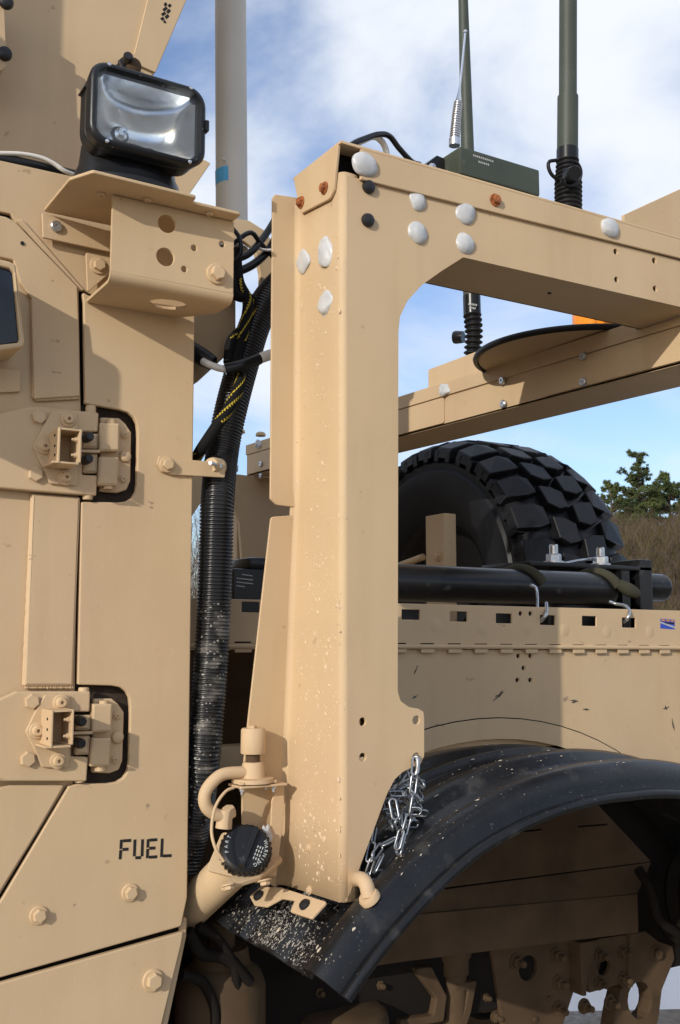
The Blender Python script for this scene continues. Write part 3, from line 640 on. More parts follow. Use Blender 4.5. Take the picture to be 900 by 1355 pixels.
for pth, r_ in (([(248, 1232), (268, 1262), (300, 1268), (330, 1300)], .012), ([(262, 1225), (290, 1245), (312, 1290), (308, 1375)], .009), ([(240, 1290), (268, 1300), (285, 1340), (280, 1390)], .010)):
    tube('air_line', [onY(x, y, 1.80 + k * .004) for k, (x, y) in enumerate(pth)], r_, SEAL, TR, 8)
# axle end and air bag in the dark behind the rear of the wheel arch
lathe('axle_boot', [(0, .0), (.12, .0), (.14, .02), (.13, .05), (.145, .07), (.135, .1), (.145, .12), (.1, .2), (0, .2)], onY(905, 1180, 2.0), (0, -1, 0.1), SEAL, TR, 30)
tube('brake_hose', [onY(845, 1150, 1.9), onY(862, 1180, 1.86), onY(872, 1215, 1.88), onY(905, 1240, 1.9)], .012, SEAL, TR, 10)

# ---- fender (plastic mudguard) swept about the axle
FX, FZ = 1.46, .55
PROF = [(1.862, .866), (1.81, .874), (1.785, .877), (1.772, .874), (1.764, .864), (1.757, .861), (1.718, .861), (1.711, .864), (1.704, .876), (1.697, .876), (1.690, .863), (1.684, .861), (1.640, .860), (1.628, .863), (1.612, .877), (1.590, .884), (1.566, .878), (1.552, .862), (1.545, .858),
        (1.498, .857), (1.488, .850), (1.478, .850), (1.470, .862), (1.456, .875), (1.438, .879), (1.418, .875), (1.402, .863), (1.392, .847), (1.388, .835), (1.386, .828), (1.379, .830), (1.372, .827), (1.369, .820), (1.372, .814), (1.381, .812),
        (1.389, .817), (1.394, .831), (1.404, .851), (1.42, .864), (1.45, .864), (1.478, .842), (1.54, .850), (1.60, .864), (1.70, .855), (1.80, .862), (1.862, .858)]
bm = bmesh.new(); NA = 110; A0, A1 = radians(137.3), radians(18); rg = []
for k in range(NA + 1):
    t = A0 + (A1 - A0) * k / NA; c_, s_ = cos(t), sin(t); sq = 1 + .004 * sin(t * 9)
    flare = lambda y: .024 * min(1, max(0, (t - radians(92)) / radians(24))) * min(1, max(0, (1.50 - y) / .09))
    rg.append([bm.verts.new((FX + (r + flare(y)) * c_, y, FZ + (r + flare(y)) * s_ + .0012 * noise.noise(V((t * 6, y * 9, 1))))) for y, r in PROF])
n_ = len(PROF)
for k in range(NA):
    for i in range(n_): bm.faces.new((rg[k][i], rg[k + 1][i], rg[k + 1][(i + 1) % n_], rg[k][(i + 1) % n_]))
bm.faces.new(rg[0]); bm.faces.new(rg[-1][::-1]); bmesh.ops.recalc_face_normals(bm, faces=bm.faces)
fen = add('fender', mesh_from(bm), FENDER, TR, 50, None, False)
def fpoint(t, y):
    for (y0, r0), (y1, r1) in zip(PROF[:27], PROF[1:28]):
        if y1 <= y <= y0:
            r = r0 + (r1 - r0) * (y0 - y) / max(1e-9, y0 - y1) + .024 * min(1, max(0, (t - radians(92)) / radians(24))) * min(1, max(0, (1.50 - y) / .09)); return V((FX + r * cos(t), y, FZ + r * sin(t))), V((cos(t), 0, sin(t)))
    return None, None
def drops(name, parent, gen, n, m):
    bm = bmesh.new()
    for _ in range(n):
        g = gen()
        if g is None: continue
        p, nn, r, st, tg = g; R = rotTo(nn).to_3x3(); tg = (tg - nn * tg.dot(nn)).normalized(); bn = nn.cross(tg); ph = random.uniform(0, 1)
        k = 7; ring = [bm.verts.new(p + tg * (r * st * cos(2 * pi * (i + ph) / k) * random.uniform(.7, 1.2)) + bn * (r * sin(2 * pi * (i + ph) / k) * random.uniform(.7, 1.2)) - nn * .0002) for i in range(k)]
        up_ = [bm.verts.new(p + (q.co - p) * .62 + nn * r * .42) for q in ring]; top = bm.verts.new(p + nn * r * .55)
        for i in range(k): bm.faces.new((ring[i], ring[(i + 1) % k], up_[(i + 1) % k], up_[i])); bm.faces.new((up_[i], up_[(i + 1) % k], top))
    o = add(name, mesh_from(bm), m, parent, 180); o['kind'] = 'stuff'; return o
def gf():
    u = random.random(); t = radians(136 - 48 * u ** 1.9); y = random.uniform(1.47, 1.80) if random.random() < .9 else random.uniform(1.40, 1.47)
    p, nn = fpoint(t, y)
    if p is None: return None
    tg = V((-sin(t), 0, cos(t))) + V((0, random.uniform(-.5, .5), 0)); return p, nn, min(.0035, .00045 * math.exp(random.gauss(0, .75))), random.uniform(1, 3.0), tg
drops('mud_spatter', fen, gf, 1800, MUD)
def gf2():
    t = radians(137 - abs(random.gauss(0, 5.5))); y = random.triangular(1.48, 1.80, 1.60); p, nn = fpoint(t, y)
    if p is None: return None
    return p, nn, min(.003, .0006 * math.exp(random.gauss(0, .6))), random.uniform(1, 2.2), V((-sin(t), random.uniform(-.4, .4), cos(t)))
drops('dust_spatter', fen, gf2, 2600, mat('grey_dust', (.26, .245, .22), rough=.95, spec=.1, var=.35, vscale=300)[0])
for t, y in ((130.5, 1.745),):
    p, nn = fpoint(radians(t), y)
# tan strap bracket that ties the roll-frame foot to the fender
tq = radians(132); pb = V((FX + .897 * cos(tq), 1.6, FZ + .897 * sin(tq))); nb = V((cos(tq), 0, sin(tq)))
mb_ = plate('fender_bracket', [(330, 1186), (344, 1173), (372, 1174), (400, 1183), (432, 1193), (412, 1215), (384, 1206), (390, 1191), (372, 1188), (352, 1199), (336, 1197)], (pb, nb), .005, PAINT, TR, r=.004)
bolt('dome', onP(404, 1198, pb, nb), nb, .010, DARKST, mb_); bolt('dome', onP(343, 1186, pb, nb), nb, .010, DARKST, mb_)
def on_fender(px, py):
    """where the sight line through a photo point first meets the mudguard"""
    y = 1.37
    while y < 1.80:
        q = onY(px, py, y); sf, nn = fpoint(atan2(q.z - FZ, q.x - FX), y)
        if sf is not None and (q - V((FX, y, FZ))).length <= (sf - V((FX, y, FZ))).length + .002: return q, nn
        y += .002
    return onY(px, py, 1.49), V((0, 0, 1))
qe, ne = on_fender(489, 1188); eb = qe.y
tube('drain_elbow', [onY(461, 1171, 1.505), onY(468, 1165, 1.492), onY(476, 1163, (1.48 + eb) / 2), onY(484, 1169, eb + .008), qe + ne * .001], .0118, PAINT, TR, 16)
lathe('drain_flange', [(0, .006), (.0155, .006), (.0175, .002), (.0175, -.004), (0, -.004)], qe, ne, PAINT, TR, 20)

# ------------------------------------------------------------------ ROLL FRAME (bolted rack behind the cab)
RF = thing('rack_frame', 'sand painted steel rack frame with a wide folded post and top beams', 'frame', (1.0, 1.5, 1.2))
YF = 1.48; FP = YP(YF); XA = .892
BL = 2.363; XE = 2.10
B_pts = [V((.9042, YF, 2.455)), V((XE, YF, 2.468)), V((XE, YF, BL)), onY(613, 340, YF), (583, 359), (558, 377), (539, 398), (529, 419), (527, 440), (526, 915), (530, 928), (541, 936), (553, 938), (560, 942), (561, 952),
         (561, 1000), (557, 1010), (547, 1014), (533, 1021), (522, 1031), (512, 1050), (463, 1182), (457, 1193), V((.9042, YF, 1.234))]
plate('post_face', B_pts, FP, .006, PAINT, RF, r=.004, bev=.0005,
      holes=[(480, 955, 4.3), (480, 1002, 4.3), (551, 953, 4.5), (551, 1002, 4.5), (815, 333, 2.6), (816, 370, 2.6), (866, 345, 2.6), (867, 382, 2.6)])
# folded web: rounded bend, web, inner bend
bm = bmesh.new(); rows = []
zt = 2.462; levels = [zt, 2.3, 2.1, 1.92, 1.75, 1.6, 1.45, 1.36, 1.232]
for z in levels:
    f = max(0, (1.9 - z) / .68); yb_ = 1.635 + .050 * f; r = .013; pr = [(.93, YF + .003), (.918, YF + .0008)]
    for k in range(7): t = k / 6 * pi / 2; pr.append((XA + r - r * sin(t), YF + r - r * cos(t)))
    for k in range(1, 6): pr.append((XA, YF + r + (yb_ - .012 - YF - r) * k / 5))
    for k in range(1, 6): t = k / 5 * pi / 2; pr.append((XA - .012 + .012 * cos(t), yb_ - .012 + .012 * sin(t)))
    rows.append(pr)
zs = lambda z, i, n: z - (0 if z > 1.3 else .010 * max(0, (rows[-1][i][1] - YF)) / .2)
G = [[bm.verts.new((x, y, zs(z, i, 0))) for i, (x, y) in enumerate(pr)] for z, pr in zip(levels, rows)]
for a in range(len(G) - 1):
    for i in range(len(G[0]) - 1): bm.faces.new((G[a][i], G[a + 1][i], G[a + 1][i + 1], G[a][i + 1]))
bmesh.ops.recalc_face_normals(bm, faces=bm.faces)
me = mesh_from(bm); web = add('post_web', me, SPLASHED, RF, 60, None, False)
sm = web.modifiers.new('s', 'SOLIDIFY'); sm.thickness = .005; sm.offset = -1 if sum((p.normal.x for p in me.polygons)) < 0 else 1
fy = 1.635
plate('post_flange', [(361, 262), (364, 257), (397, 262), (398, 672), (366, 668), (358, 660)], YP(fy - .0005), .005, PAINT, RF, r=[.002, .006, 0, 0, .01, .006], bev=.0012)
nfl = V((0, -1, -.0735)).normalized()
plate('post_flange', [(359, 684), (398, 681), (382, 900), (376, 1056), (366, 1176), (330, 1150), (321, 1090), (320, 1040), (329, 950)], (V((0, fy - .0005, 1.9)), nfl), .005, PAINT, RF, r=[.008, 0, .05, .1, 0, 0, .03, .03, .05])
# corner cap and beam lid
plate('post_back', [V((.90, 0, 2.34)), V((.995, 0, 2.34)), V((.995, 0, 1.50)), V((.975, 0, 1.42)), V((.915, 0, 1.26)), V((.90, 0, 1.26))], YP(1.60), .006, PAINT, RF, r=.001); box('post_side', (.988, 1.4865, 1.447), (.994, 1.5995, 2.20), PAINT, RF, .001)
cap = plate('corner_cap', [V((XA, 1.480, 2.508)), V((XA, 1.642, 2.508)), (396, 276), (399, 282), (436, 263), (441, 252)], XP(XA - .007), .006, PAINT, RF, r=[.002, .004, .004, .006, .014, .012])
for x, y in ((399, 268), (430, 249)): bolt('hex', onX(x, y, XA - .007), nX, .0115, RUST, RF, 'rusty_bolt', label='rusty bolt on the corner cap')
box('beam_lid', (XA - .005, YF - .007, 2.5085), (XE, 1.648, 2.514), PAINT, RF, .0015)
plate('beam_lip', [V((.928, 0, 2.5085)), V((XE, 0, 2.5085)), V((XE, 0, 2.4725)), V((.928, 0, 2.452))], YP(YF - .007), .006, PAINT, RF, r=.001)
box('beam_back', (.94, 1.642, BL), (XE, 1.648, 2.5082), PAINT, RF, .001)
plate('beam_underside', [V((1.163, YF + .006, 0)), V((XE, YF + .006, 0)), V((XE, 1.648, 0)), V((1.19, 1.648, 0))], (V((0, 0, BL)), V((0, 0, -1))), .006, PAINT, RF, r=0)
box('cap_recess', (.905, YF + .03, 2.44), (.99, YF + .032, 2.508), SEAL, RF, 0)
bolt('hex', onY(655, 265, YF - .007), nY, .0125, RUST, RF, 'rusty_bolt', label='rusty bolt on the beam lip')
for x, y in ((487, 248), (486, 292)): bolt('dome', onY(x, y, YF), nY, .0125, DARKST, RF, 'black_bolt')
bolt('screw', onY(727, 387, YF), (0, 0, -1), .004, SEAL, RF, 'drain_hole')
for x, y in ((409, 1122), (410, 1178)): bolt('boss', onX(x, y, XA), nX, .0075, SPLASHED, RF, 'rivet_nut')
SB = [('Y', 553, 266, 12.5, 13.5), ('Y', 552, 308, 13, 13.5), ('Y', 616, 282, 13.5, 14), ('Y', 615, 322, 13.5, 15), ('L', 482, 218, 17, 16), ('L', 806, 302, 13, 12),
      ('X', 402, 346, 12, 16), ('X', 432, 333, 11, 19), ('X', 431, 403, 12, 15)]
for i, (pl, x, y, rw, rh) in enumerate(SB):
    rw *= random.uniform(.92, 1.12); rh *= random.uniform(.95, 1.1)
    pos = onY(x, y, YF) if pl == 'Y' else onY(x, y, YF - .007) if pl == 'L' else onX(x, y, XA); d = (pos - EYE).dot(FW)
    me = blob_mesh(i * 3.7 + 1, .5, .12 if pl != 'X' else .24); me.materials.append(SILI); o = bpy.data.objects.new('sealant_blob', me); place(o, pos, RF)
    n = nX if pl == 'X' else nY; o.rotation_euler = rotTo(n).to_euler()
    fx = d / F / (.86 if pl != 'X' else .55); o.scale = (rw * fx, rh * d / F, min(rw, rh) * d / F * 1.1) if pl != 'X' else (rw * fx * .8, rh * d / F, rh * d / F * .75)
    # track quaternion keeps local Y vertical for these normals
def gw():
    z = random.uniform(1.25, 2.33) if random.random() < .55 else random.uniform(1.25, 1.8); y = random.gauss(1.555, .05)
    if not 1.485 < y < 1.64: return None
    return V((XA, y, z)), nX, min(.0042, .00095 * math.exp(random.gauss(0, .62))), random.uniform(1, 1.8), V((0, random.uniform(-.5, .5), 1))
drops('mud_spatter', RF, gw, 1100, MUDT)
# cross beam at the rear and the far post
XC = 1.80
def xc(px, py): return onX(px, py, XC)
zc_b, zc_t = 2.235, 2.425
sag = lambda y: (y - 1.6) * .020
def xcp(y, z): return V((XC, y, z + sag(y)))
plate('cross_beam', [xcp(1.49, 2.255), xcp(3.72, 2.255), xcp(3.72, 2.379), xcp(1.49, 2.358)], XP(XC), .006, PAINT, RF, r=.002)
plate('cross_beam_lid', [xcp(1.49, 2.342), xcp(3.72, 2.342), xcp(3.72, 2.382), xcp(1.66, 2.382), xcp(1.655, 2.360), xcp(1.49, 2.360)], XP(XC - .006), .006, PAINT, RF, r=.001)
plate('cross_beam_panel', [xcp(2.4, 2.262), xcp(3.70, 2.262), xcp(3.70, 2.339), xcp(2.4, 2.339)], XP(XC - .005), .005, PAINT, RF, r=[.008, .002, .002, .002])
plate('cross_beam_panel', [xcp(1.49, 2.262), xcp(1.97, 2.262), xcp(1.97, 2.339), xcp(1.49, 2.339)], XP(XC - .005), .005, PAINT, RF, r=[.002, .008, .002, .002])
bm = bmesh.new(); vs = [bm.verts.new(q) for q in (xcp(1.49, 2.255), xcp(3.72, 2.255), xcp(3.72, 2.255) + V((.17, 0, 0)), xcp(1.49, 2.255) + V((.17, 0, 0)))]
vt = [bm.verts.new(v.co + V((0, 0, .006))) for v in vs]; bm.faces.new(vs); bm.faces.new(vt[::-1])
for k in range(4): bm.faces.new((vs[k], vs[(k + 1) % 4], vt[(k + 1) % 4], vt[k]))
bmesh.ops.recalc_face_normals(bm, faces=bm.faces); add('cross_beam_underside', mesh_from(bm), PAINT, RF)
bm = bmesh.new(); vs = [bm.verts.new(q) for q in (xcp(1.66, 2.382), xcp(3.72, 2.382), xcp(3.72, 2.382) + V((.17, 0, 0)), xcp(1.66, 2.382) + V((.17, 0, 0)))]
vt = [bm.verts.new(v.co + V((0, 0, -.006))) for v in vs]; bm.faces.new(vs); bm.faces.new(vt[::-1])
for k in range(4): bm.faces.new((vs[k], vs[(k + 1) % 4], vt[(k + 1) % 4], vt[k]))
bmesh.ops.recalc_face_normals(bm, faces=bm.faces); add('cross_beam_top', mesh_from(bm), PAINT, RF)
for x, y in ((668, 504), (669, 535), (775, 506), (775, 472), (348, 614), (348, 630)): bolt('screw', xc(x, y) - V((.006, 0, 0)), nX, .011, ZINC, RF, 'screw')
for i, (x, y) in enumerate(((591, 517), (345, 588))):
    me = blob_mesh(31 + i, .6, .3); me.materials.append(SILI); o = bpy.data.objects.new('sealant_blob', me); place(o, xc(x, y) - V((.007, 0, 0)), RF); o.rotation_euler = rotTo(nX).to_euler(); o.scale = (.022, .018, .02)
for x, y in ((300, 573), (318, 573), (345, 577)): bolt('dome', xc(x, y), (0, 0, 1), .02, PAINT, RF)
# boxy riser on the cross beam, and the raised plate behind the near beam
xr_ = XC + .03; a, b = onX(566, 487, xr_), onX(640, 466, xr_)
box('beam_riser', (xr_, 2.05, 2.40), (xr_ + .12, a.y, a.z - .004), PAINT, RF, .006)
plate('rear_shield_plate', [(826, 284), (900, 250), (1010, 200), (1010, 380), (826, 340)], YP(1.85), .01, PAINT, RF)
# far post with its arch (shaded, seen past the hose)
yp = 3.66
plate('far_post', [(250, 690), (264, 668), (285, 655), (305, 660), (317, 690), (321, 745), (318, 800), (420, 800), (420, 640), (250, 620)], YP(yp), .02, PAINT, RF, r=.01)
box('far_post_web', (1.75, 3.70, 1.4), (1.90, 3.78, 2.2), PAINT, RF, .01)
# bracing post seen in front of the tyre
pq = onX(575, 715, 2.02)
ph = thing('tire_carrier', 'short tan square post with a bolt standing before the spare tyre', 'bracket', (2.02, pq.y, 1.5))
a, b = onX(563, 683, 2.02), onX(588, 745, 2.02)
box('post', (2.02, b.y, 1.5), (2.07, a.y, a.z), PAINT, ph, .004)
tube('brace', [onX(530, 748, 2.02), onX(560, 737, 2.02)], .012, PAINT, ph, 8, smooth=False); bolt('hex', onX(580, 736, 2.02), nX, .018, PAINT, ph)

# ------------------------------------------------------------------ turret shield behind the spotlight
TS = thing('turret_shield', 'large sand painted gun turret shield plate above the cab roof', 'armor plate', (.4, 2.0, 2.3))
yt = 1.98
pl_ = plate('shield_plate', [(-260, -260), (330, -260), (247, 0), (204, 98), (182, 124), (165, 250), (-260, 190)], YP(yt), .016, PAINT, TS, bev=.003)
plate('shield_wing', [(205, -40), (272, -90), (247, 0), (206, 96), (162, 76), (178, 70)], YP(yt - .006), .006, PAINT, TS, bev=.0015)
plate('shield_skirt', [(170, 180), (240, 205), (272, 212), (279, 216), (246, 264), (150, 262)], YP(1.90), .012, PAINT, TS)
bolt('stud', onY(166, 92, yt), (-.2, -1, .2), .024, DARKST, TS, 'pivot_bolt'); bolt('dome', onY(176, 88, yt - .02), nY, .017, GREYW, TS, 'pivot_cap')
w0 = onY(75, 60, yt); k_ = .36
wing = [V((w0.x - k_ * 1.85, yt - k_, 3.6)), V((w0.x - k_ * 1.85, yt, 3.6)), V((w0.x - k_ * 1.85, yt, 2.3)), V((w0.x - k_ * 1.85, yt - k_ - .12, 2.3)), V((w0.x - k_ * 1.85, yt - k_ - .12, 2.93)), V((w0.x - k_ * 1.85, yt - k_, 2.98))]
plate('shadow_wing', wing, XP(w0.x - k_ * 1.85), .012, PAINT, TS)  # unseen plate, added and shaped to throw shade on the shield's left
ob_ = plate('latch_bar', [(-40, -20), (5, -20), (8, 60), (8, 88), (2, 93), (-40, 96)], YP(yt - .09), .03, PAINT, TS)
for x, y in ((8, 4), (6, 72)): bolt('dome', onY(x, y, yt - .09), (-.1, -1, 0), .014, DARKST, ob_, 'bolt')
strokes('stencil', [((218, 8), (220, 4)), ((216, 14), (221, 10)), ((214, 20), (219, 17)), ((213, 26), (217, 24)), ((223, 9), (226, 6)), ((221, 17), (225, 13)), ((219, 24), (223, 20)), ((217, 30), (219, 28))], YP(yt - .006), .006, INK, TS)

box('turret_shade_body', (-.95, 2.03, 2.46), (.60, 3.35, 3.45), PAINT, TS, .02)  # hidden behind the shield, added to shade the far post
# ------------------------------------------------------------------ spotlight
SPT = thing('spotlight', 'black rectangular remote spotlight on a round base above the cab corner', 'spotlight', (.555, 1.64, ZT + .007))
yl = 1.54; fx0, fx1, fz0, fz1 = .4625, .664, 2.433, 2.575
cx, cz = (fx0 + fx1) / 2, (fz0 + fz1) / 2
def rr(hw, hh, r, n=6):
    pts = []
    for sx, sz, a0 in ((1, 1, 0), (-1, 1, pi / 2), (-1, -1, pi), (1, -1, 3 * pi / 2)):
        for k in range(n + 1):
            a = a0 + k / n * pi / 2; x_, z_ = sx * (hw - r) + r * cos(a), sz * (hh - r) + r * sin(a); pts.append((x_, z_))
    return pts
def loft(name, secs, m, parent, cap0=True, cap1=True, closed=False):
    bm = bmesh.new(); R_ = []
    for y, hw, hh, r, dx, dz in secs: R_.append([bm.verts.new((cx + dx + a, y, cz + dz + b)) for a, b in rr(hw, hh, r)])
    n = len(R_[0])
    for i in range(len(R_) - 1 + (1 if closed else 0)):
        j = (i + 1) % len(R_)
        for k in range(n): bm.faces.new((R_[i][k], R_[i][(k + 1) % n], R_[j][(k + 1) % n], R_[j][k]))
    if not closed:
        if cap0: bm.faces.new(R_[0][::-1])
        if cap1: bm.faces.new(R_[-1])
    bmesh.ops.recalc_face_normals(bm, faces=bm.faces); return add(name, mesh_from(bm), m, parent, 40)
hw, hh = (fx1 - fx0) / 2, (fz1 - fz0) / 2
loft('bezel', [(yl + .002, hw - .003, hh - .003, .030, 0, 0), (yl, hw - .006, hh - .006, .028, 0, 0), (yl, hw - .010, hh - .010, .024, 0, 0), (yl + .008, hw - .0135, hh - .0135, .020, 0, 0), (yl + .02, hw - .016, hh - .016, .018, 0, 0), (yl + .028, hw - .002, hh - .002, .032, 0, 0), (yl + .007, hw, hh, .032, 0, 0)], HOUSING, SPT, closed=True)
loft('housing', [(yl + .0285, hw - .007, hh - .007, .03, 0, 0), (yl + .033, hw - .003, hh - .003, .032, 0, 0), (yl + .06, hw - .003, hh - .003, .034, 0, 0), (yl + .064, hw - .010, hh - .009, .034, 0, 0), (yl + .10, hw - .020, hh - .014, .034, 0, 0), (yl + .122, hw - .04, hh - .032, .03, 0, 0), (yl + .128, hw - .06, hh - .05, .012, 0, 0)], HOUSING, SPT, cap0=False)
for zc2 in (fz1 - .04,):
    box('hinge_clip', (fx0 - .001, yl + .031, zc2), (fx0 + .004, yl + .062, zc2 + .003), BLACK, SPT, .0005)
# reflector: a trough-shaped mirror cup with the bulb socket
bm = bmesh.new(); ng = 22; gv = []
for j in range(ng + 1):
    row = []
    for i in range(ng + 1):
        u, w = i / ng * 2 - 1, j / ng * 2 - 1; dpt = max(.002, .080 * (1 - .42 * w * w - .52 * u * u) * (1 - max(abs(u), abs(w)) ** 16))
        row.append(bm.verts.new((cx + u * (hw - .0165), yl + .012 + dpt, cz + w * (hh - .0165))))
    gv.append(row)
for j in range(ng):
    for i in range(ng): bm.faces.new((gv[j][i], gv[j][i + 1], gv[j + 1][i + 1], gv[j + 1][i]))
REFL = mat('mirror_reflector', (.92, .93, .95), rough=.22, metal=1, var=.03, bump=.6, bscale=40)[0]
add('reflector', mesh_from(bm), REFL, SPT, 60)
lathe('bulb', [(0, .026), (.004, .025), (.006, .021), (.006, .008), (.011, .006), (.012, 0), (0, 0)], (cx - .022, yl + .084, cz - .006), nY, CHROME, SPT, 18)
lathe('bulb_socket', [(0, .004), (.013, .004), (.016, 0), (0, 0)], (cx - .022, yl + .085, cz - .006), nY, BLACK, SPT, 18)
bm = bmesh.new(); box_bm(bm, (cx - hw + .0135, yl + .0075, cz - hh + .0135), (cx + hw - .0135, yl + .0105, cz + hh - .0135), .001); add('lens', mesh_from(bm), GLASS, SPT)
box('clip', (fx1 - .004, yl - .003, cz - .004), (fx1 + .003, yl + .012, cz + .015), BLACK, SPT, .0015)
for a, b in ((fx0 + .03, fz1 - .006), (fx1 - .03, fz1 - .006), (fx0 + .03, fz0 + .006), (fx1 - .03, fz0 + .006)): bolt('dome', (a, yl + .001, b), nY, .0035, CHROME, SPT, 'screw')
# swivel neck and base
bm = bmesh.new(); zb0 = ZT + .0065
rows = [(zb0, .096, .068), (zb0 + .011, .098, .07), (zb0 + .016, .092, .064), (zb0 + .026, .090, .062), (zb0 + .040, .084, .052), (zb0 + .075, .080, .046)]
R_ = [[bm.verts.new((cx - .005 + rx * cos(2 * pi * k / 40), 1.628 + ry * sin(2 * pi * k / 40), z + (.0015 * sin(k * 2.4) if i > 2 else 0))) for k in range(40)] for i, (z, rx, ry) in enumerate(rows)]
for i in range(len(R_) - 1):
    for k in range(40): bm.faces.new((R_[i][k], R_[i][(k + 1) % 40], R_[i + 1][(k + 1) % 40], R_[i + 1][k]))
bm.faces.new(R_[0][::-1]); bm.faces.new(R_[-1]); bmesh.ops.recalc_face_normals(bm, faces=bm.faces); add('swivel_base', mesh_from(bm), HOUSING, SPT, 40)

# ------------------------------------------------------------------ masts and antennas
ym = 2.2; a = onY(305, -30, ym); b = onY(307, 330, ym)
M1 = thing('pole_mast', 'thick pale grey mast pole with a strip of blue tape', 'mast', (b.x, b.y, b.z))
rp = .0385
lathe('pole', [(rp, 0), (rp, 1.4)], b, (a - b).normalized(), MAST, M1, 40)
c1, c2 = onY(306.5, 247, ym), onY(306, 228, ym); ax = (c2 - c1).normalized()
bm = bmesh.new(); lathe_bm(bm, [(rp + .0006, 0), (rp + .0006, (c2 - c1).length)], c1, ax, 20, 0, 2 * pi); 
for v in [v for v in bm.verts if (v.co - c1).dot(RT) > .000]: bm.verts.remove(v)
add('tape', mesh_from(bm), BLUET, M1)
for x, y in ((296, 211), (318, 212)):
    q = onY(x, y, ym - .03); bolt('dome', q, nY, .004, MAST, M1, 'rivet')
def spring(s, n, r0, amp): return r0 + amp * abs(sin(s * pi * n))
# right-hand antenna with spring base
ya = 1.80
A1_ = thing('whip_antenna', 'thick olive whip antenna with black spring base right of the box', 'antenna', onY(752, 300, ya), 'antennas on the rack')
g = lambda x, y: onY(x, y, ya)
k = (g(752, 100) - EYE).dot(FW) / F
tube('whip', [g(752, -60), g(751.5, 134)], 11.7 * k, OLIVE, A1_, 20, smooth=False)
tube('whip_sleeve', [g(751.5, 128), g(751, 206)], 13.6 * k, OLIVE, A1_, 20, smooth=False)
tube('base_collar', [g(751, 198), g(751, 214)], 14.2 * k, BLACK, A1_, 20, smooth=False)
tube('spring', [g(751, 212), g(752, 240), g(752, 300)], lambda s: (13.5 + 3.2 * min(1, s * 3)) * k + .0028 * sin(s * 2 * pi * 15), RUBBER, A1_, 20, n=160)
tube('cap_strap', [g(736, 212), g(727, 214), g(726, 222), g(731, 232), g(742, 240)], .0045, RUBBER, A1_, 8)
lathe('cap', [(0, .03), (.017, .03), (.019, .026), (.019, 0), (0, 0)], onY(754, 232, ya - .04), (-.3, -.9, -.25), BLACK, A1_, 20)
tube('cap_ring', [onY(754 + 15 * cos(t), 229 + 17 * sin(t), ya - .035) for t in [k2 * pi / 6 - 1.2 for k2 in range(8)]], .004, RUBBER, A1_, 8)
# middle antenna standing on the cross beam
xm = 1.89
g = lambda x, y: onX(x, y, xm); k = (g(620, 300) - EYE).dot(FW) / F
A2_ = thing('whip_antenna', 'slim olive whip antenna rising behind the silver spring aerial', 'antenna', g(627, 470), 'antennas on the rack')
tube('whip', [g(611.5, -60), g(613, 0), g(618.5, 195), g(624, 395)], lambda s: (6 + 5.0 * s) * k, OLIVE, A2_, 16)
tube('base_collar', [g(624.2, 392), g(625, 418)], 11.5 * k, BLACK, A2_, 18, smooth=False)
tube('spring', [g(625, 416), g(627, 440), g(625, 480)], lambda s: 10.2 * k + .0045 * sin(s * 2 * pi * 9), RUBBER, A2_, 18, n=100)
lathe('cap', [(0, .03), (.018, .03), (.02, .024), (.018, 0), (0, 0)], g(613, 446), (-.5, .85, .1), BLACK, A2_, 16)
strokes('print', [((620 + 2 * k, 402 + .3 * k), (621.2 + 2 * k, 402.3 + .3 * k)) for k in range(6)] + [((622 + 2 * k, 407 + .3 * k), (623.2 + 2 * k, 407.3 + .3 * k)) for k in range(4)], (g(625, 405) - FW * .03, -FW), .006, PRINT, A2_)

# ------------------------------------------------------------------ green box on the beam, with aerial
GB = thing('radio_box', 'olive green metal radio box mounted on the top of the near beam', 'radio', (1.3, 1.6, 2.515))
q0 = onY(609, 193, 1.55); q1 = onY(714, 227, 1.55); zt_ = q0.z; zb_ = onY(605, 228, 1.55).z
bm = bmesh.new(); box_bm(bm, (q0.x, 1.55, zb_), (q1.x, 1.72, zt_), .004); add('case', mesh_from(bm), OLIVE, GB)
box('mount_foot', (q0.x + .02, 1.56, 2.514), (q1.x - .01, 1.70, zb_), SEAL, GB, .002)
bm = bmesh.new(); xa = onY(520, 205, 1.6).x
vs = [V((q0.x - .002, 1.60, zb_ - .01)), V((q0.x - .002, 1.60, zt_ - .006)), V((q0.x - .02, 1.60, zt_ - .004)), V((xa, 1.60, zb_ - .045))]
f0 = [bm.verts.new(v) for v in vs]; f1 = [bm.verts.new(v + V((0, .10, 0))) for v in vs]; bm.faces.new(f0); bm.faces.new(f1[::-1])
for i in range(4): bm.faces.new((f0[i], f0[(i + 1) % 4], f1[(i + 1) % 4], f1[i]))
bmesh.ops.recalc_face_normals(bm, faces=bm.faces); add('mount_wedge', mesh_from(bm), BLACK, GB)
bolt('hex', onY(572, 221, 1.59), nY, .008, ZINC, GB)
T_ = []
for i in range(11): T_.append(((626 + i * 2.5, 205.5 + i * .78), (627.6 + i * 2.5, 206 + i * .78)))
for i in range(6): T_.append(((633 + i * 2.5, 214 + i * .78), (634.6 + i * 2.5, 214.5 + i * .78)))
strokes('case_print', T_, YP(1.55), .0042, PRINT, GB, .0006)
SA = thing('spring_aerial', 'small silver spring based aerial standing on the green box', 'antenna', onY(601, 192, 1.60), 'antennas on the rack')
g = lambda x, y: onY(x, y, 1.60); k = (g(605, 150) - EYE).dot(FW) / F
tube('foot', [g(601.5, 193), g(601.5, 184)], 7.5 * k, ZINC, SA, 16, smooth=False)
tube('spring', [g(601.5, 185), g(604, 155), g(606.5, 135)], lambda s: (6.6 - 1.2 * s) * k + .0009 * sin(s * 2 * pi * 16), CHROME, SA, 16, n=140)
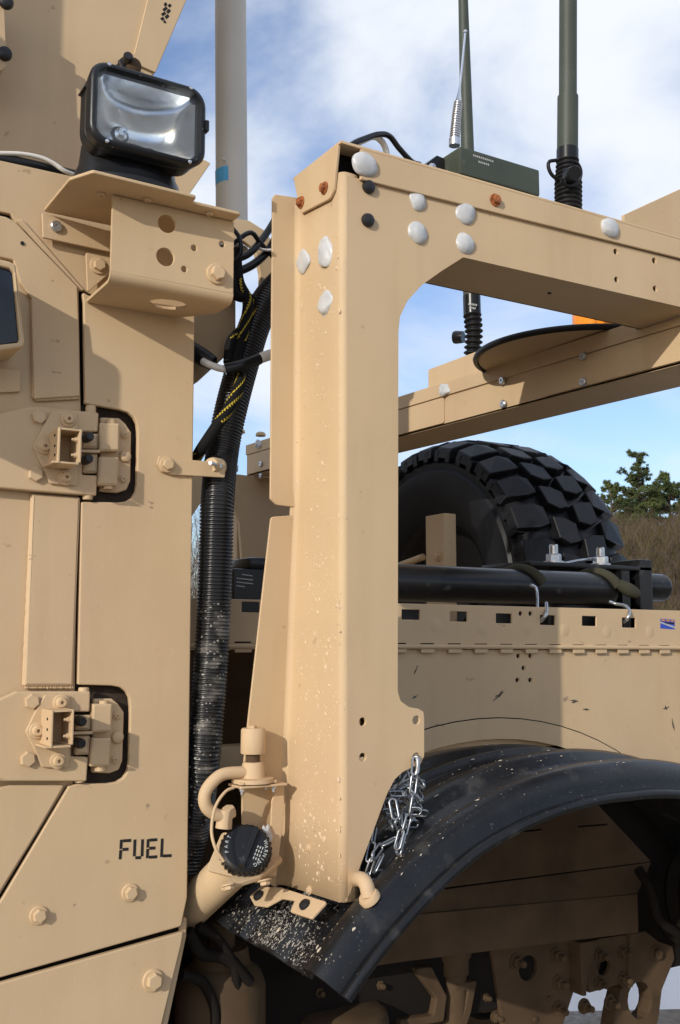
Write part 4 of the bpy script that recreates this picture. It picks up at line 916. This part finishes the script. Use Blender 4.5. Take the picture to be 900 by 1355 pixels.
tube('rod', [g(606.5, 137), g(608, 122), g(615.5, 44)], lambda s: (3.2 * (1 - min(1, s * 5)) + 1.5) * k, CHROME, SA, 10)
lathe('tip', [(0, .006), (.004, .004), (.004, 0), (0, -.002)], g(615.8, 43), (0, 0, 1), ZINC, SA, 10)

# cables over the beam corner
tag(tube('cable', [onY(452, 204, 1.60), onY(468, 190, 1.60), onY(484, 183, 1.61), onY(500, 178, 1.62), onY(515, 180, 1.63), onY(528, 196, 1.64), onY(545, 214, 1.65), onY(556, 218, 1.65)], .0058, BLACK, None, 10), 'black cable arching over the corner of the near beam', 'cable')
tag(tube('cable', [onY(458, 197, 1.615), onY(478, 187, 1.615), onY(494, 181, 1.625), onY(504, 186, 1.64), onY(510, 196, 1.645), onY(513, 210, 1.645)], .0062, WHITE, None, 10), 'white sleeved cable arching over the corner of the near beam', 'cable')

# ------------------------------------------------------------------ disc and beacon on the cross beam
DZ = 2.396
DC = V((1.915, 1.975, DZ))
GD = thing('ground_plane_disc', 'round tan plate with a black rubber rim on the rear cross beam', 'disc', DC)
lathe('disc', [(0, .0), (.26, .0), (.26, -.006), (0, -.006)], DC, (0, 0, 1), PAINT, GD, 64)
bm = bmesh.new(); tube_bm(bm, [DC + V((.263 * cos(2 * pi * k / 72), .263 * sin(2 * pi * k / 72), -.003)) for k in range(73)], .0085, 8, False, False); add('rubber_rim', mesh_from(bm), RUBBER, GD, 60)
BC = onX(786, 418, 2.08); lathe_o = lathe('beacon', [(0, .09), (.05, .088), (.06, .07), (.065, -.06), (0, -.06)], BC + V((0, 0, -.06)), (0, 0, 1), ORANGE, None, 30)
tag(lathe_o, 'amber beacon lamp peeping over the round disc under the near beam', 'beacon')

# ------------------------------------------------------------------ spare tyre
TX, TY, TZ, TRR, TWD = 2.22, 3.04, 1.80, .582, .40
TY_ = thing('spare_tire', 'large black off road spare tyre standing behind the bed', 'tyre', (TX + .2, TY, TZ - TRR))
C0 = V((TX, TY, TZ)); TY_.scale = (1.13, 1, 1)
prof = [(.27, .05), (.30, .03), (.36, .012), (.42, .0), (.455, .0), (.465, .008), (.485, .006), (.49, .014), (.51, .012), (.525, .03), (.537, .045), (.545, .075), (.548, .2), (.545, .325), (.537, .355), (.51, .388), (.45, .40), (.36, .39), (.27, .35)]
lathe('carcass', prof, C0, (1, 0, 0), TYRE, TY_, 72)
lathe('rim', [(.285, .04), (.275, .045), (.26, .06), (.23, .10), (.12, .11), (.11, .09), (0, .09)], C0, (1, 0, 0), BLACK, TY_, 40)
def blk(pts, h, r0):
    """tread block: outline in (x along width, s along circumference), bent onto the carcass"""
    bm = bmesh.new(); lo = []; hi = []; mid = []
    cxx = sum(p[0] for p in pts) / len(pts); cs = sum(p[1] for p in pts) / len(pts)
    def P(x, s, r):
        e = max(0, abs(x - .2) - .12) / .08; r -= .030 * e * e; a = s / .57; return V((x, r * cos(a), r * sin(a)))
    for x, s in pts:
        lo.append(bm.verts.new(P(x, s, r0))); mid.append(bm.verts.new(P(cxx + (x - cxx) * .965, cs + (s - cs) * .965, r0 + h * .9))); hi.append(bm.verts.new(P(cxx + (x - cxx) * .92, cs + (s - cs) * .92, r0 + h)))
    n = len(pts)
    for k in range(n):
        k2 = (k + 1) % n; bm.faces.new((lo[k], lo[k2], mid[k2], mid[k])); bm.faces.new((mid[k], mid[k2], hi[k2], hi[k]))
    bm.faces.new(hi)
    bmesh.ops.recalc_face_normals(bm, faces=bm.faces); me = mesh_from(bm); me.materials.append(TYRE); me.name = 'tread_block'; return me
NB = 28
rowsT = [(blk([(-.004, -.050), (.060, -.054), (.098, -.040), (.101, .028), (.060, .044), (-.004, .036)], .034, .536), 0),
         (blk([(.110, -.052), (.156, -.050), (.194, -.030), (.192, .036), (.150, .046), (.113, .026)], .034, .545), .42),
         (blk([(.207, -.034), (.246, -.050), (.292, -.052), (.289, .026), (.250, .046), (.206, .036)], .034, .545), .86),
         (blk([(.404, -.044), (.342, -.054), (.302, -.034), (.300, .032), (.342, .050), (.404, .042)], .034, .536), .3)]
for me, off in rowsT:
    for k in range(NB):
        o = bpy.data.objects.new('tread_block', me); place(o, C0, TY_); o.rotation_euler = (2 * pi * (k + off) / NB, 0, 0)
# moulded ribs on the sidewall
bm = bmesh.new(); box_bm(bm, (-.004, .488, -.012), (.03, .528, .012), .002); rib = mesh_from(bm); rib.materials.append(TYRE); rib.name = 'shoulder_rib'
for k in range(48):
    o = bpy.data.objects.new('shoulder_rib', rib); place(o, C0, TY_); o.rotation_euler = (2 * pi * k / 48, 0, 0)

# ------------------------------------------------------------------ stowed black tube, straps, bracket, battery box
yt2 = 2.02
PT = thing('stowed_tube', 'long black steel tube lying along the top of the bed rail', 'tube', onY(530, 772, yt2))
c0, c1 = onY(490, 769, yt2), onY(800, 782, yt2); c0 = V((c0.x, yt2, 1.783)); c1 = V((onY(808, 780, yt2).x, yt2, 1.783))
lathe('tube', [(0, -.06), (.036, -.06), (.044, -.05), (.044, (c1 - c0).length - .03), (.041, (c1 - c0).length - .01), (.03, (c1 - c0).length), (0, (c1 - c0).length)], c0, (1, 0, 0), BLACK, PT, 36)
for xx, lb in ((685, 'woven strap with steel hook, left of the two on the tube'), (786, 'frayed strap with bent steel hook, right of the two near the tube end')):
    p = onY(xx - 14, 752, yt2); st_ = thing('tie_strap', lb, 'strap', (p.x, yt2, 1.74), 'straps tied over the black tube')
    pts = []
    R0 = .0475
    for k in range(9):
        t = radians(120 - k * 20); pts.append(V((p.x + .012 * k, yt2 - R0 * cos(t) , 1.783 + R0 * sin(t))))
    pts = [V((q.x, yt2 - (q.y - yt2) * -1, q.z)) for q in pts]
    pts = [V((p.x + .011 * k, yt2 - .047 * sin(radians(-60 + k * 20)), 1.783 + .047 * cos(radians(-60 + k * 20)))) for k in range(8)]
    e_ = pts[-1]
    bm = bmesh.new(); tube_bm(bm, pts, lambda s: .008 + .006 * s, 8); add('webbing', mesh_from(bm), STRAPM, st_, 60)
    if xx == 786:
        tube('strap_end', [e_ + V((-.005, -.004, .006)), e_ + V((.03, -.012, -.012)), e_ + V((.055, -.014, -.022))], lambda s: .012 + .006 * sin(s * 3), STRAPM, st_, 10)
        tube('hook', [onY(806, 796, 1.93), onY(815, 799, 1.92), onY(828, 802, 1.89), onY(833, 810, 1.868), onY(830, 819, 1.868), onY(826, 823, 1.89)], .0042, ZINC, st_, 8)
    else:
        tube('hook', [onY(702, 774, 1.95), onY(709, 778, 1.95), onY(711, 790, 1.94), onY(711, 806, 1.90)], .0042, ZINC, st_, 8)
        tube('hook', [onY(723, 798, 1.89), onY(723, 812, 1.865), onY(719, 818, 1.868), onY(716, 822, 1.89)], .0045, ZINC, st_, 8)
BB = thing('black_bracket', 'black steel box bracket with two zinc bolts at the rear of the bed', 'bracket', (2.1, 2.1, 1.7))
bx0 = onY(700, 760, 2.1).x; bx1 = onY(848, 740, 2.1).x; bz = onY(795, 745, 2.1).z
box('top_plate', (bx0 - .03, 2.06, bz - .02), (bx1, 2.26, bz - .008), BLACK, BB, .002); 
box('end_plate', (bx1 - .05, 2.06, 1.6), (bx1, 2.2, bz + .012), BLACK, BB, .003)
box('web_plate', (bx0 + .10, 2.12, 1.6), (bx1 - .06, 2.14, bz - .022), BLACK, BB, .002)
box('upright', (bx1 - .13, 2.05, 1.6), (bx1 - .10, 2.12, bz - .022), BLACK, BB, .002)
tube('bar', [V((bx1 - .03, 2.12, 1.80)), V((bx1 + .08, 2.12, 1.80)), V((bx1 + .115, 2.12, 1.80))], lambda s: .040 if s < .9 else .040 * sqrt(max(.02, 1 - ((s - .9) / .1) ** 2)), BLACK, BB, 20, n=30)
for x in (733, 795):
    q = onY(x, 747, 2.1); q.z = bz - .008; bolt('stud', q, (0, 0, 1), .0285, ZINC, BB, 'bolt')
tag(tube('brake_line', [onY(735, 748, 2.12), onY(765, 742, 2.12), onY(790, 739, 2.12)], .004, ZINC, None, 8), 'thin flat steel link lying between the two zinc bolts', 'link')
XB = thing('battery_box', 'small black battery box with white print beside the corrugated hose', 'box', onY(328, 780, 2.15))
a, b = onY(309, 752, 2.15), onY(360, 782, 2.15)
box('case', (a.x, 2.15, 1.70), (b.x, 2.30, a.z), BLACK, XB, .004); box('lid_knob', (a.x + .05, 2.17, a.z), (b.x, 2.28, a.z + .03), BLACK, XB, .01)
strokes('print', [((320, 760), (334, 762)), ((313, 765), (335, 767.5)), ((313, 770), (335, 772.5)), ((313, 775), (324, 776.5))], YP(2.15), .0022, PRINT, XB, .0006)

# ------------------------------------------------------------------ hose bundle in the gap
hp = [(420, 335, 1.835), (388, 362, 1.825), (358, 392, 1.820), (338, 428, 1.815), (322, 480, 1.810), (306, 540, 1.805), (294, 600, 1.805), (288, 660, 1.768), (286, 720, 1.768), (284, 780, 1.768), (281, 850, 1.768), (275, 930, 1.768), (268, 1010, 1.768), (257, 1090, 1.815), (240, 1150, 1.835)]
pts = [onY(*q) for q in hp]; _, Ln = spline(pts, 10); pitch = .0066; NR = int(Ln / pitch)
layer(_h2, (.45, .42, .36), 'voronoi', 160, .5, .53, (1, 1, 1), .8, height=.4); layer(_h2, (.26, .24, .21), 'noise', 26, .5, .68, (1, 1, 1.5), .6)
bm = bmesh.new(); tube_bm(bm, pts, lambda s: 0.0278 + .0042 * (abs(sin(s * NR * pi)) ** .7), 26, True, True, n=NR * 7, matf=lambda i, k: 1 if i > NR * 7 * .62 else 0)
o = add('corrugated_hose', mesh_from(bm), [HOSE, _h2[0]], None, 180, None, False); tag(o, 'thick black corrugated hose hanging between the cab edge and the rack post', 'hose')
def gh():
    s = random.uniform(.55, .95); 
    return None
cl = []
for t in range(25):
    a_ = 2 * pi * t / 24; cl.append(onY(292, 619, 1.807) + V((.0325 * cos(a_), .0325 * sin(a_), .002 * sin(a_))))
bm = bmesh.new()
for dz in (-.004, 0, .004): tube_bm(bm, [q + V((0, 0, dz)) for q in cl], .0018, 6, False, False)
o = add('wire_clamp', mesh_from(bm), ZINC, None, 60); tag(o, 'steel wire clamp round the corrugated hose at the bracket bar', 'clamp')
def braid(path, r, label):
    P3 = [onY(*q) for q in path]; _, l = spline(P3, 10); n = int(l / .0030)
    def mf(i, k): return 1 if ((k * 2 - i) % 16 in (0, 1, 2, 3) and (k + i) % 3 != 0 and (i // 22) % 3 != 0) else 0
    bm = bmesh.new(); tube_bm(bm, P3, lambda s: r, 32, True, True, n=n, matf=mf)
    o = add('braided_cable', mesh_from(bm), [BRAID, YEL], None, 60); tag(o, label, 'cable', 'braided cables by the cab corner')
braid([(312, 330, 1.802), (316, 372, 1.793), (328, 400, 1.784), (322, 440, 1.779), (312, 478, 1.775), (318, 505, 1.748), (304, 538, 1.734), (284, 568, 1.734), (268, 592, 1.748), (258, 608, 1.80), (246, 622, 1.84)], .0108, 'black and yellow braided cable wound down the front of the corrugated hose')
braid([(305, 360, 1.793), (312, 390, 1.784), (334, 398, 1.793), (324, 430, 1.793), (306, 452, 1.784), (302, 480, 1.779)], .0098, 'short black and yellow braided cable twisted beside the bracket corner')
for path, r, lab in (([(306, 300, 1.793), (317, 315, 1.784), (318, 335, 1.784), (308, 348, 1.793)], .0045, 'thin black wire loop at the edge of the spotlight bracket'),
                     ([(370, 280, 1.837), (352, 310, 1.829), (330, 335, 1.811), (306, 345, 1.802)], .0075, 'upper black cable curving behind the post flange'),
                     ([(372, 300, 1.847), (356, 330, 1.837), (335, 350, 1.824), (310, 360, 1.811), (300, 352, 1.806)], .0085, 'lower black cable curving behind the post flange'),
                     ([(300, 330, 1.793), (330, 308, 1.802), (345, 322, 1.819), (372, 352, 1.837)], .005, 'thin black cable crossing below the lifting eye')):
    tag(tube('cable', [onY(*q) for q in path], r, BLACK, None, 10), lab, 'cable', 'black cables by the cab corner')
tag(tube('cable_tie', [onY(340, 328, 1.819), onY(352, 331, 1.819), onY(366, 330, 1.819)], .003, WHITE, None, 8), 'pale cable tie round the black cables beside the flange', 'cable tie')
TCB = thing('taped_cable', 'white cable with a black taped middle crossing in front of the hose', 'cable', onY(315, 482, 1.770))
tube('white_lead', [onY(268, 478, 1.765), onY(276, 482, 1.755), onY(290, 487, 1.748), onY(302, 489, 1.745)], .0068, WHITE, TCB, 12)
tube('taped_section', [onY(298, 488.5, 1.745), onY(318, 484, 1.735), onY(343, 474.5, 1.735)], .0115, BLACK, TCB, 12)
tube('white_sleeve', [onY(340, 475.5, 1.735), onY(356, 470, 1.735), onY(375, 464, 1.76)], .0105, WHITE, TCB, 12)
lathe('connector', [(0, .034), (.014, .032), (.017, .012), (.017, -.022), (0, -.022)], onY(264, 470, 1.79), (.6, -.5, -.5), DARKST, TCB, 16)
# roof edge cables at the far left
tag(tube('cable', [onY(-40, 210, 1.78), onY(0, 212, 1.78), onY(45, 221, 1.78), onY(75, 228, 1.79), onY(110, 236, 1.81)], .012, BLACK, None, 10), 'fat black cable lying along the cab roof edge', 'cable')
tag(tube('cable', [onY(-40, 203, 1.77), onY(0, 203, 1.77), onY(30, 204, 1.77), onY(55, 209, 1.77), onY(72, 217, 1.77), onY(85, 226, 1.77), onY(100, 232, 1.78), onY(112, 236, 1.80)], .0042, WHITE, None, 8), 'thin white cable lying over the black one on the roof edge', 'cable')

# ------------------------------------------------------------------ fuel filler
FF = thing('fuel_filler', 'tan fuel filler neck with a black ribbed cap between cab and post', 'fuel filler', onY(300, 1200, 1.645))
cn = V((-.30, -.78, .55)).normalized(); cc_ = onY(325, 1126, 1.630); d = (cc_ - EYE).dot(FW) / F
R = 33.5 * d
capo = lathe('fuel_cap', [(0, .016), (R * .86, .016), (R * .96, .013), (R, .006), (R, -.008), (R * .92, -.014), (R * .92, -.02), (0, -.02)], cc_, cn, BLACK, FF, 48)
tang = (V((.42, 0, 1)) - cn * V((.42, 0, 1)).dot(cn)).normalized(); sid = tang.cross(cn)
def cp(u, v, h=.0): return cc_ + sid * (u * R) + tang * (v * R) + cn * (.016 + h)
bm = bmesh.new(); vs0 = [cp(u, v, -.002) for u, v in ((-.04, .86), (.26, .86), (.26, -.86), (-.04, -.86))]; vs1 = [cp(u, v, .010) for u, v in ((.0, .80), (.22, .80), (.22, -.80), (.0, -.80))]
f0 = [bm.verts.new(v) for v in vs0]; f1 = [bm.verts.new(v) for v in vs1]; bm.faces.new(f1)
for i in range(4): bm.faces.new((f0[i], f0[(i + 1) % 4], f1[(i + 1) % 4], f1[i]))
bmesh.ops.recalc_face_normals(bm, faces=bm.faces); add('grip', mesh_from(bm), BLACK, capo)
for k2 in range(30):
    a_ = 2 * pi * k2 / 30; q = cc_ + sid * (cos(a_) * R) + tang * (sin(a_) * R) - cn * .001
    tube('grip_rib', [q + cn * .008, q - cn * .008], .0022, BLACK, capo, 5, smooth=False)
def text_arc(word, rad_, a0, step, size, parent):
    for i, ch in enumerate(word):
        if ch == ' ': continue
        cu = bpy.data.curves.new('t', 'FONT'); cu.body = ch; cu.size = size; cu.align_x = 'CENTER'; cu.align_y = 'CENTER'
        ob = bpy.data.objects.new('t', cu); COL.objects.link(ob); dg = bpy.context.evaluated_depsgraph_get(); me = bpy.data.meshes.new_from_object(ob.evaluated_get(dg)); bpy.data.objects.remove(ob)
        a = a0 + step * i; x_, y_ = sin(a), cos(a)          # clockwise from the top of the cap
        e1 = sid * cos(a) + tang * (-sin(a)); e2 = sid * x_ + tang * y_
        M = Matrix((e1, e2, cn)).transposed().to_4x4(); M.translation = cp(rad_ * x_, rad_ * y_, .0006); me.transform(M)
        add('cap_letter', me, PRINT, parent, 0)
text_arc('WARNING', .78, radians(55), radians(13), .0085, capo)
text_arc('PART', .78, radians(-125), radians(15), .0085, capo)
L3 = []
for r_ in (.42, .52, .62):
    for q in range(4): L3.append((cp(r_, -.35 + q * .16), cp(r_, -.25 + q * .16)))
strokes('cap_print', L3, (cp(0, 0), cn), .0016, PRINT, capo, .0006)
# neck, flange, bolts
nd = -cn; base = cc_ - cn * .02
lathe('filler_neck', [(0, 0), (.030, 0), (.030, .03), (.035, .05), (.035, .24), (0, .24)], base, (-.06, .84, -.54), PAINT, FF, 30)
P0_ = base - cn * .006
def fpn(u, v): return P0_ - sid * u + tang * v
plate('filler_flange', [fpn(-.040, -.032), fpn(.052, -.044), fpn(.052, .03), fpn(-.036, .03)], (P0_, cn), .006, PAINT, FF, r=.01)
lw = onY(330, 1165, 1.545)
plate('flange_foot', [onY(292, 1150, 1.593), onY(300, 1172, 1.593), onY(345, 1162, 1.601), onY(373, 1158, 1.645), onY(366, 1150, 1.675), onY(340, 1150, 1.675)], (onY(330, 1163, 1.600), V((-.1, -.25, 1)).normalized()), .008, PAINT, FF, r=.004)
for x, y in ((302, 1170), (350, 1164)): bolt('hex', onY(x, y, 1.596), (.05, -.35, -1), .012, PAINT, FF)
# vent valve above the cap
vz = onY(340, 1036, 1.645); 
plate('valve_plate', [vz + V((-.045, -.03, 0)), vz + V((.045, -.03, 0)), vz + V((.045, .022, 0)), vz + V((-.045, .022, 0))], (vz, V((0, 0, 1))), .004, PAINT, FF, r=.004)
lathe('valve_body', [(0, .036), (.0165, .036), (.0185, .032), (.021, .010), (.036, .009), (.036, .002), (0, .002)], vz + V((-.008, 0, 0)), (0, 0, 1), PAINT, FF, 28)
lathe('valve_stem', [(0, .058), (.012, .058), (.012, .036), (0, .036)], vz + V((-.008, 0, 0)), (0, 0, 1), GREYW, FF, 18)
lathe('valve_cup', [(0, .093), (.019, .093), (.021, .090), (.0215, .052), (.0205, .050), (.012, .052), (0, .052)], vz + V((-.008, 0, 0)), (0, 0, 1), PAINT, FF, 32)
bolt('plain', vz + V((-.010, 0, .0925)), (0, 0, 1), .008, PAINT, FF, 'nut')
for dx, dy in ((-.038, -.02), (.022, -.02), (.024, .012)):
    bolt('plain', vz + V((dx, dy, .002)), (0, 0, 1), .006, PAINT, FF, 'bolt'); bolt('stud', vz + V((dx, dy, -.004)), (0, 0, -1), .006, ZINC, FF, 'stud')
tube('vent_hose', [onY(334, 1022, 1.645), onY(318, 1022, 1.645), onY(292, 1026, 1.645), onY(273, 1046, 1.645), onY(272, 1066, 1.645), onY(286, 1078, 1.645), onY(300, 1080, 1.645)], .0105, PAINT, FF, 16)
lathe('fitting', [(0, .012), (.010, .012), (.012, .006), (.012, -.004), (0, -.004)], onY(303, 1077, 1.645), (-.2, -.3, 1), PAINT, FF, 6); lathe('fitting', [(0, .03), (.0125, .03), (.014, .0), (0, 0)], onY(296, 1096, 1.645), (.1, 0, 1), PAINT, FF, 18)
tube('lanyard', [onY(310, 1042, 1.620), onY(298, 1048, 1.615), onY(285, 1068, 1.610), onY(280, 1098, 1.605), onY(285, 1122, 1.595), onY(296, 1140, 1.590)], .0026, PAINT, FF, 8)
gp = onY(370, 1100, 1.630)
plate('splash_bracket', [(368, 1036), (376, 1040), (377, 1070), (372, 1110), (366, 1160), (350, 1158), (358, 1100), (360, 1060)], YP(1.645), .004, PAINT, FF, r=.004)
me = blob_mesh(77, .5, .6); me.materials.append(SILI); o = bpy.data.objects.new('sealant_smear', me); place(o, onY(353, 1103, 1.640), FF); o.rotation_euler = rotTo(nY).to_euler(); o.scale = (.009, .015, .008)

# ------------------------------------------------------------------ chain on the post
CH = thing('chain', 'galvanised steel chain hanging in a tangle from the foot of the post', 'chain', onY(551, 1003, 1.47))
bm = bmesh.new(); hl, hwid, wr = .0165, .0060, .0020; lp = []
for k2 in range(20):
    t = 2 * pi * k2 / 20; x_ = hwid * sin(t); z_ = (hl - hwid) * (1 if cos(t) > 0 else -1) + hwid * cos(t); lp.append(V((x_, 0, z_)))
lp.append(lp[0]); tube_bm(bm, lp, wr, 8, False, False); bmesh.ops.remove_doubles(bm, verts=bm.verts, dist=1e-5); LINK = mesh_from(bm)
for p in LINK.polygons: p.use_smooth = True
LINK.materials.append(mat('chain_steel', (.34, .36, .38), rough=.34, metal=.9, var=.25, vscale=60)[0]); LINK.name = 'link'
def strand(pts, step=.0285):
    P3 = [onY(*q) for q in pts]; _, l = spline(P3, 10); n = max(2, int(l / step) + 1); S_, _ = spline(P3, n)
    for i in range(n - 1):
        a, b = S_[i], S_[i + 1]; dd = (b - a).normalized(); o = bpy.data.objects.new('link', LINK); place(o, (a + b) / 2, CH)
        o.rotation_euler = (rotTo(dd) @ Matrix.Rotation(random.uniform(-.3, .3) + .3 + (pi / 2 * .8 if i % 2 else 0), 4, 'Z')).to_euler()
strand([(551, 1001, 1.472), (549, 1022, 1.46), (546, 1050, 1.46), (540, 1085, 1.46), (527, 1132, 1.455)])
strand([(523, 1132, 1.45), (528, 1105, 1.45), (534, 1090, 1.455)])
strand([(519, 1057, 1.470), (524, 1085, 1.460), (532, 1108, 1.47), (528, 1130, 1.46)])
strand([(526, 1108, 1.47), (510, 1114, 1.48), (497, 1130, 1.460), (488, 1145, 1.470), (486, 1162, 1.470), (500, 1160, 1.470), (508, 1156, 1.470)])
strand([(508, 1128, 1.470), (497, 1146, 1.470), (494, 1158, 1.470)])
strand([(488, 1140, 1.480), (494, 1110, 1.490), (497, 1092, 1.500)])
for k2 in range(46):
    q = onY(random.uniform(504, 556), random.uniform(1032, 1092), random.uniform(1.50, 1.58))
    if q.x > 1.14: continue
    o = bpy.data.objects.new('link', LINK); place(o, q, CH); o.rotation_euler = [random.uniform(0, 6.28) for _ in range(3)]
tube('hook', [onY(551, 1000, 1.49), onY(551, 1001, 1.475), onY(553, 1008, 1.468), onY(552, 1020, 1.468), onY(549, 1026, 1.47)], .0032, ZINC, CH, 8)
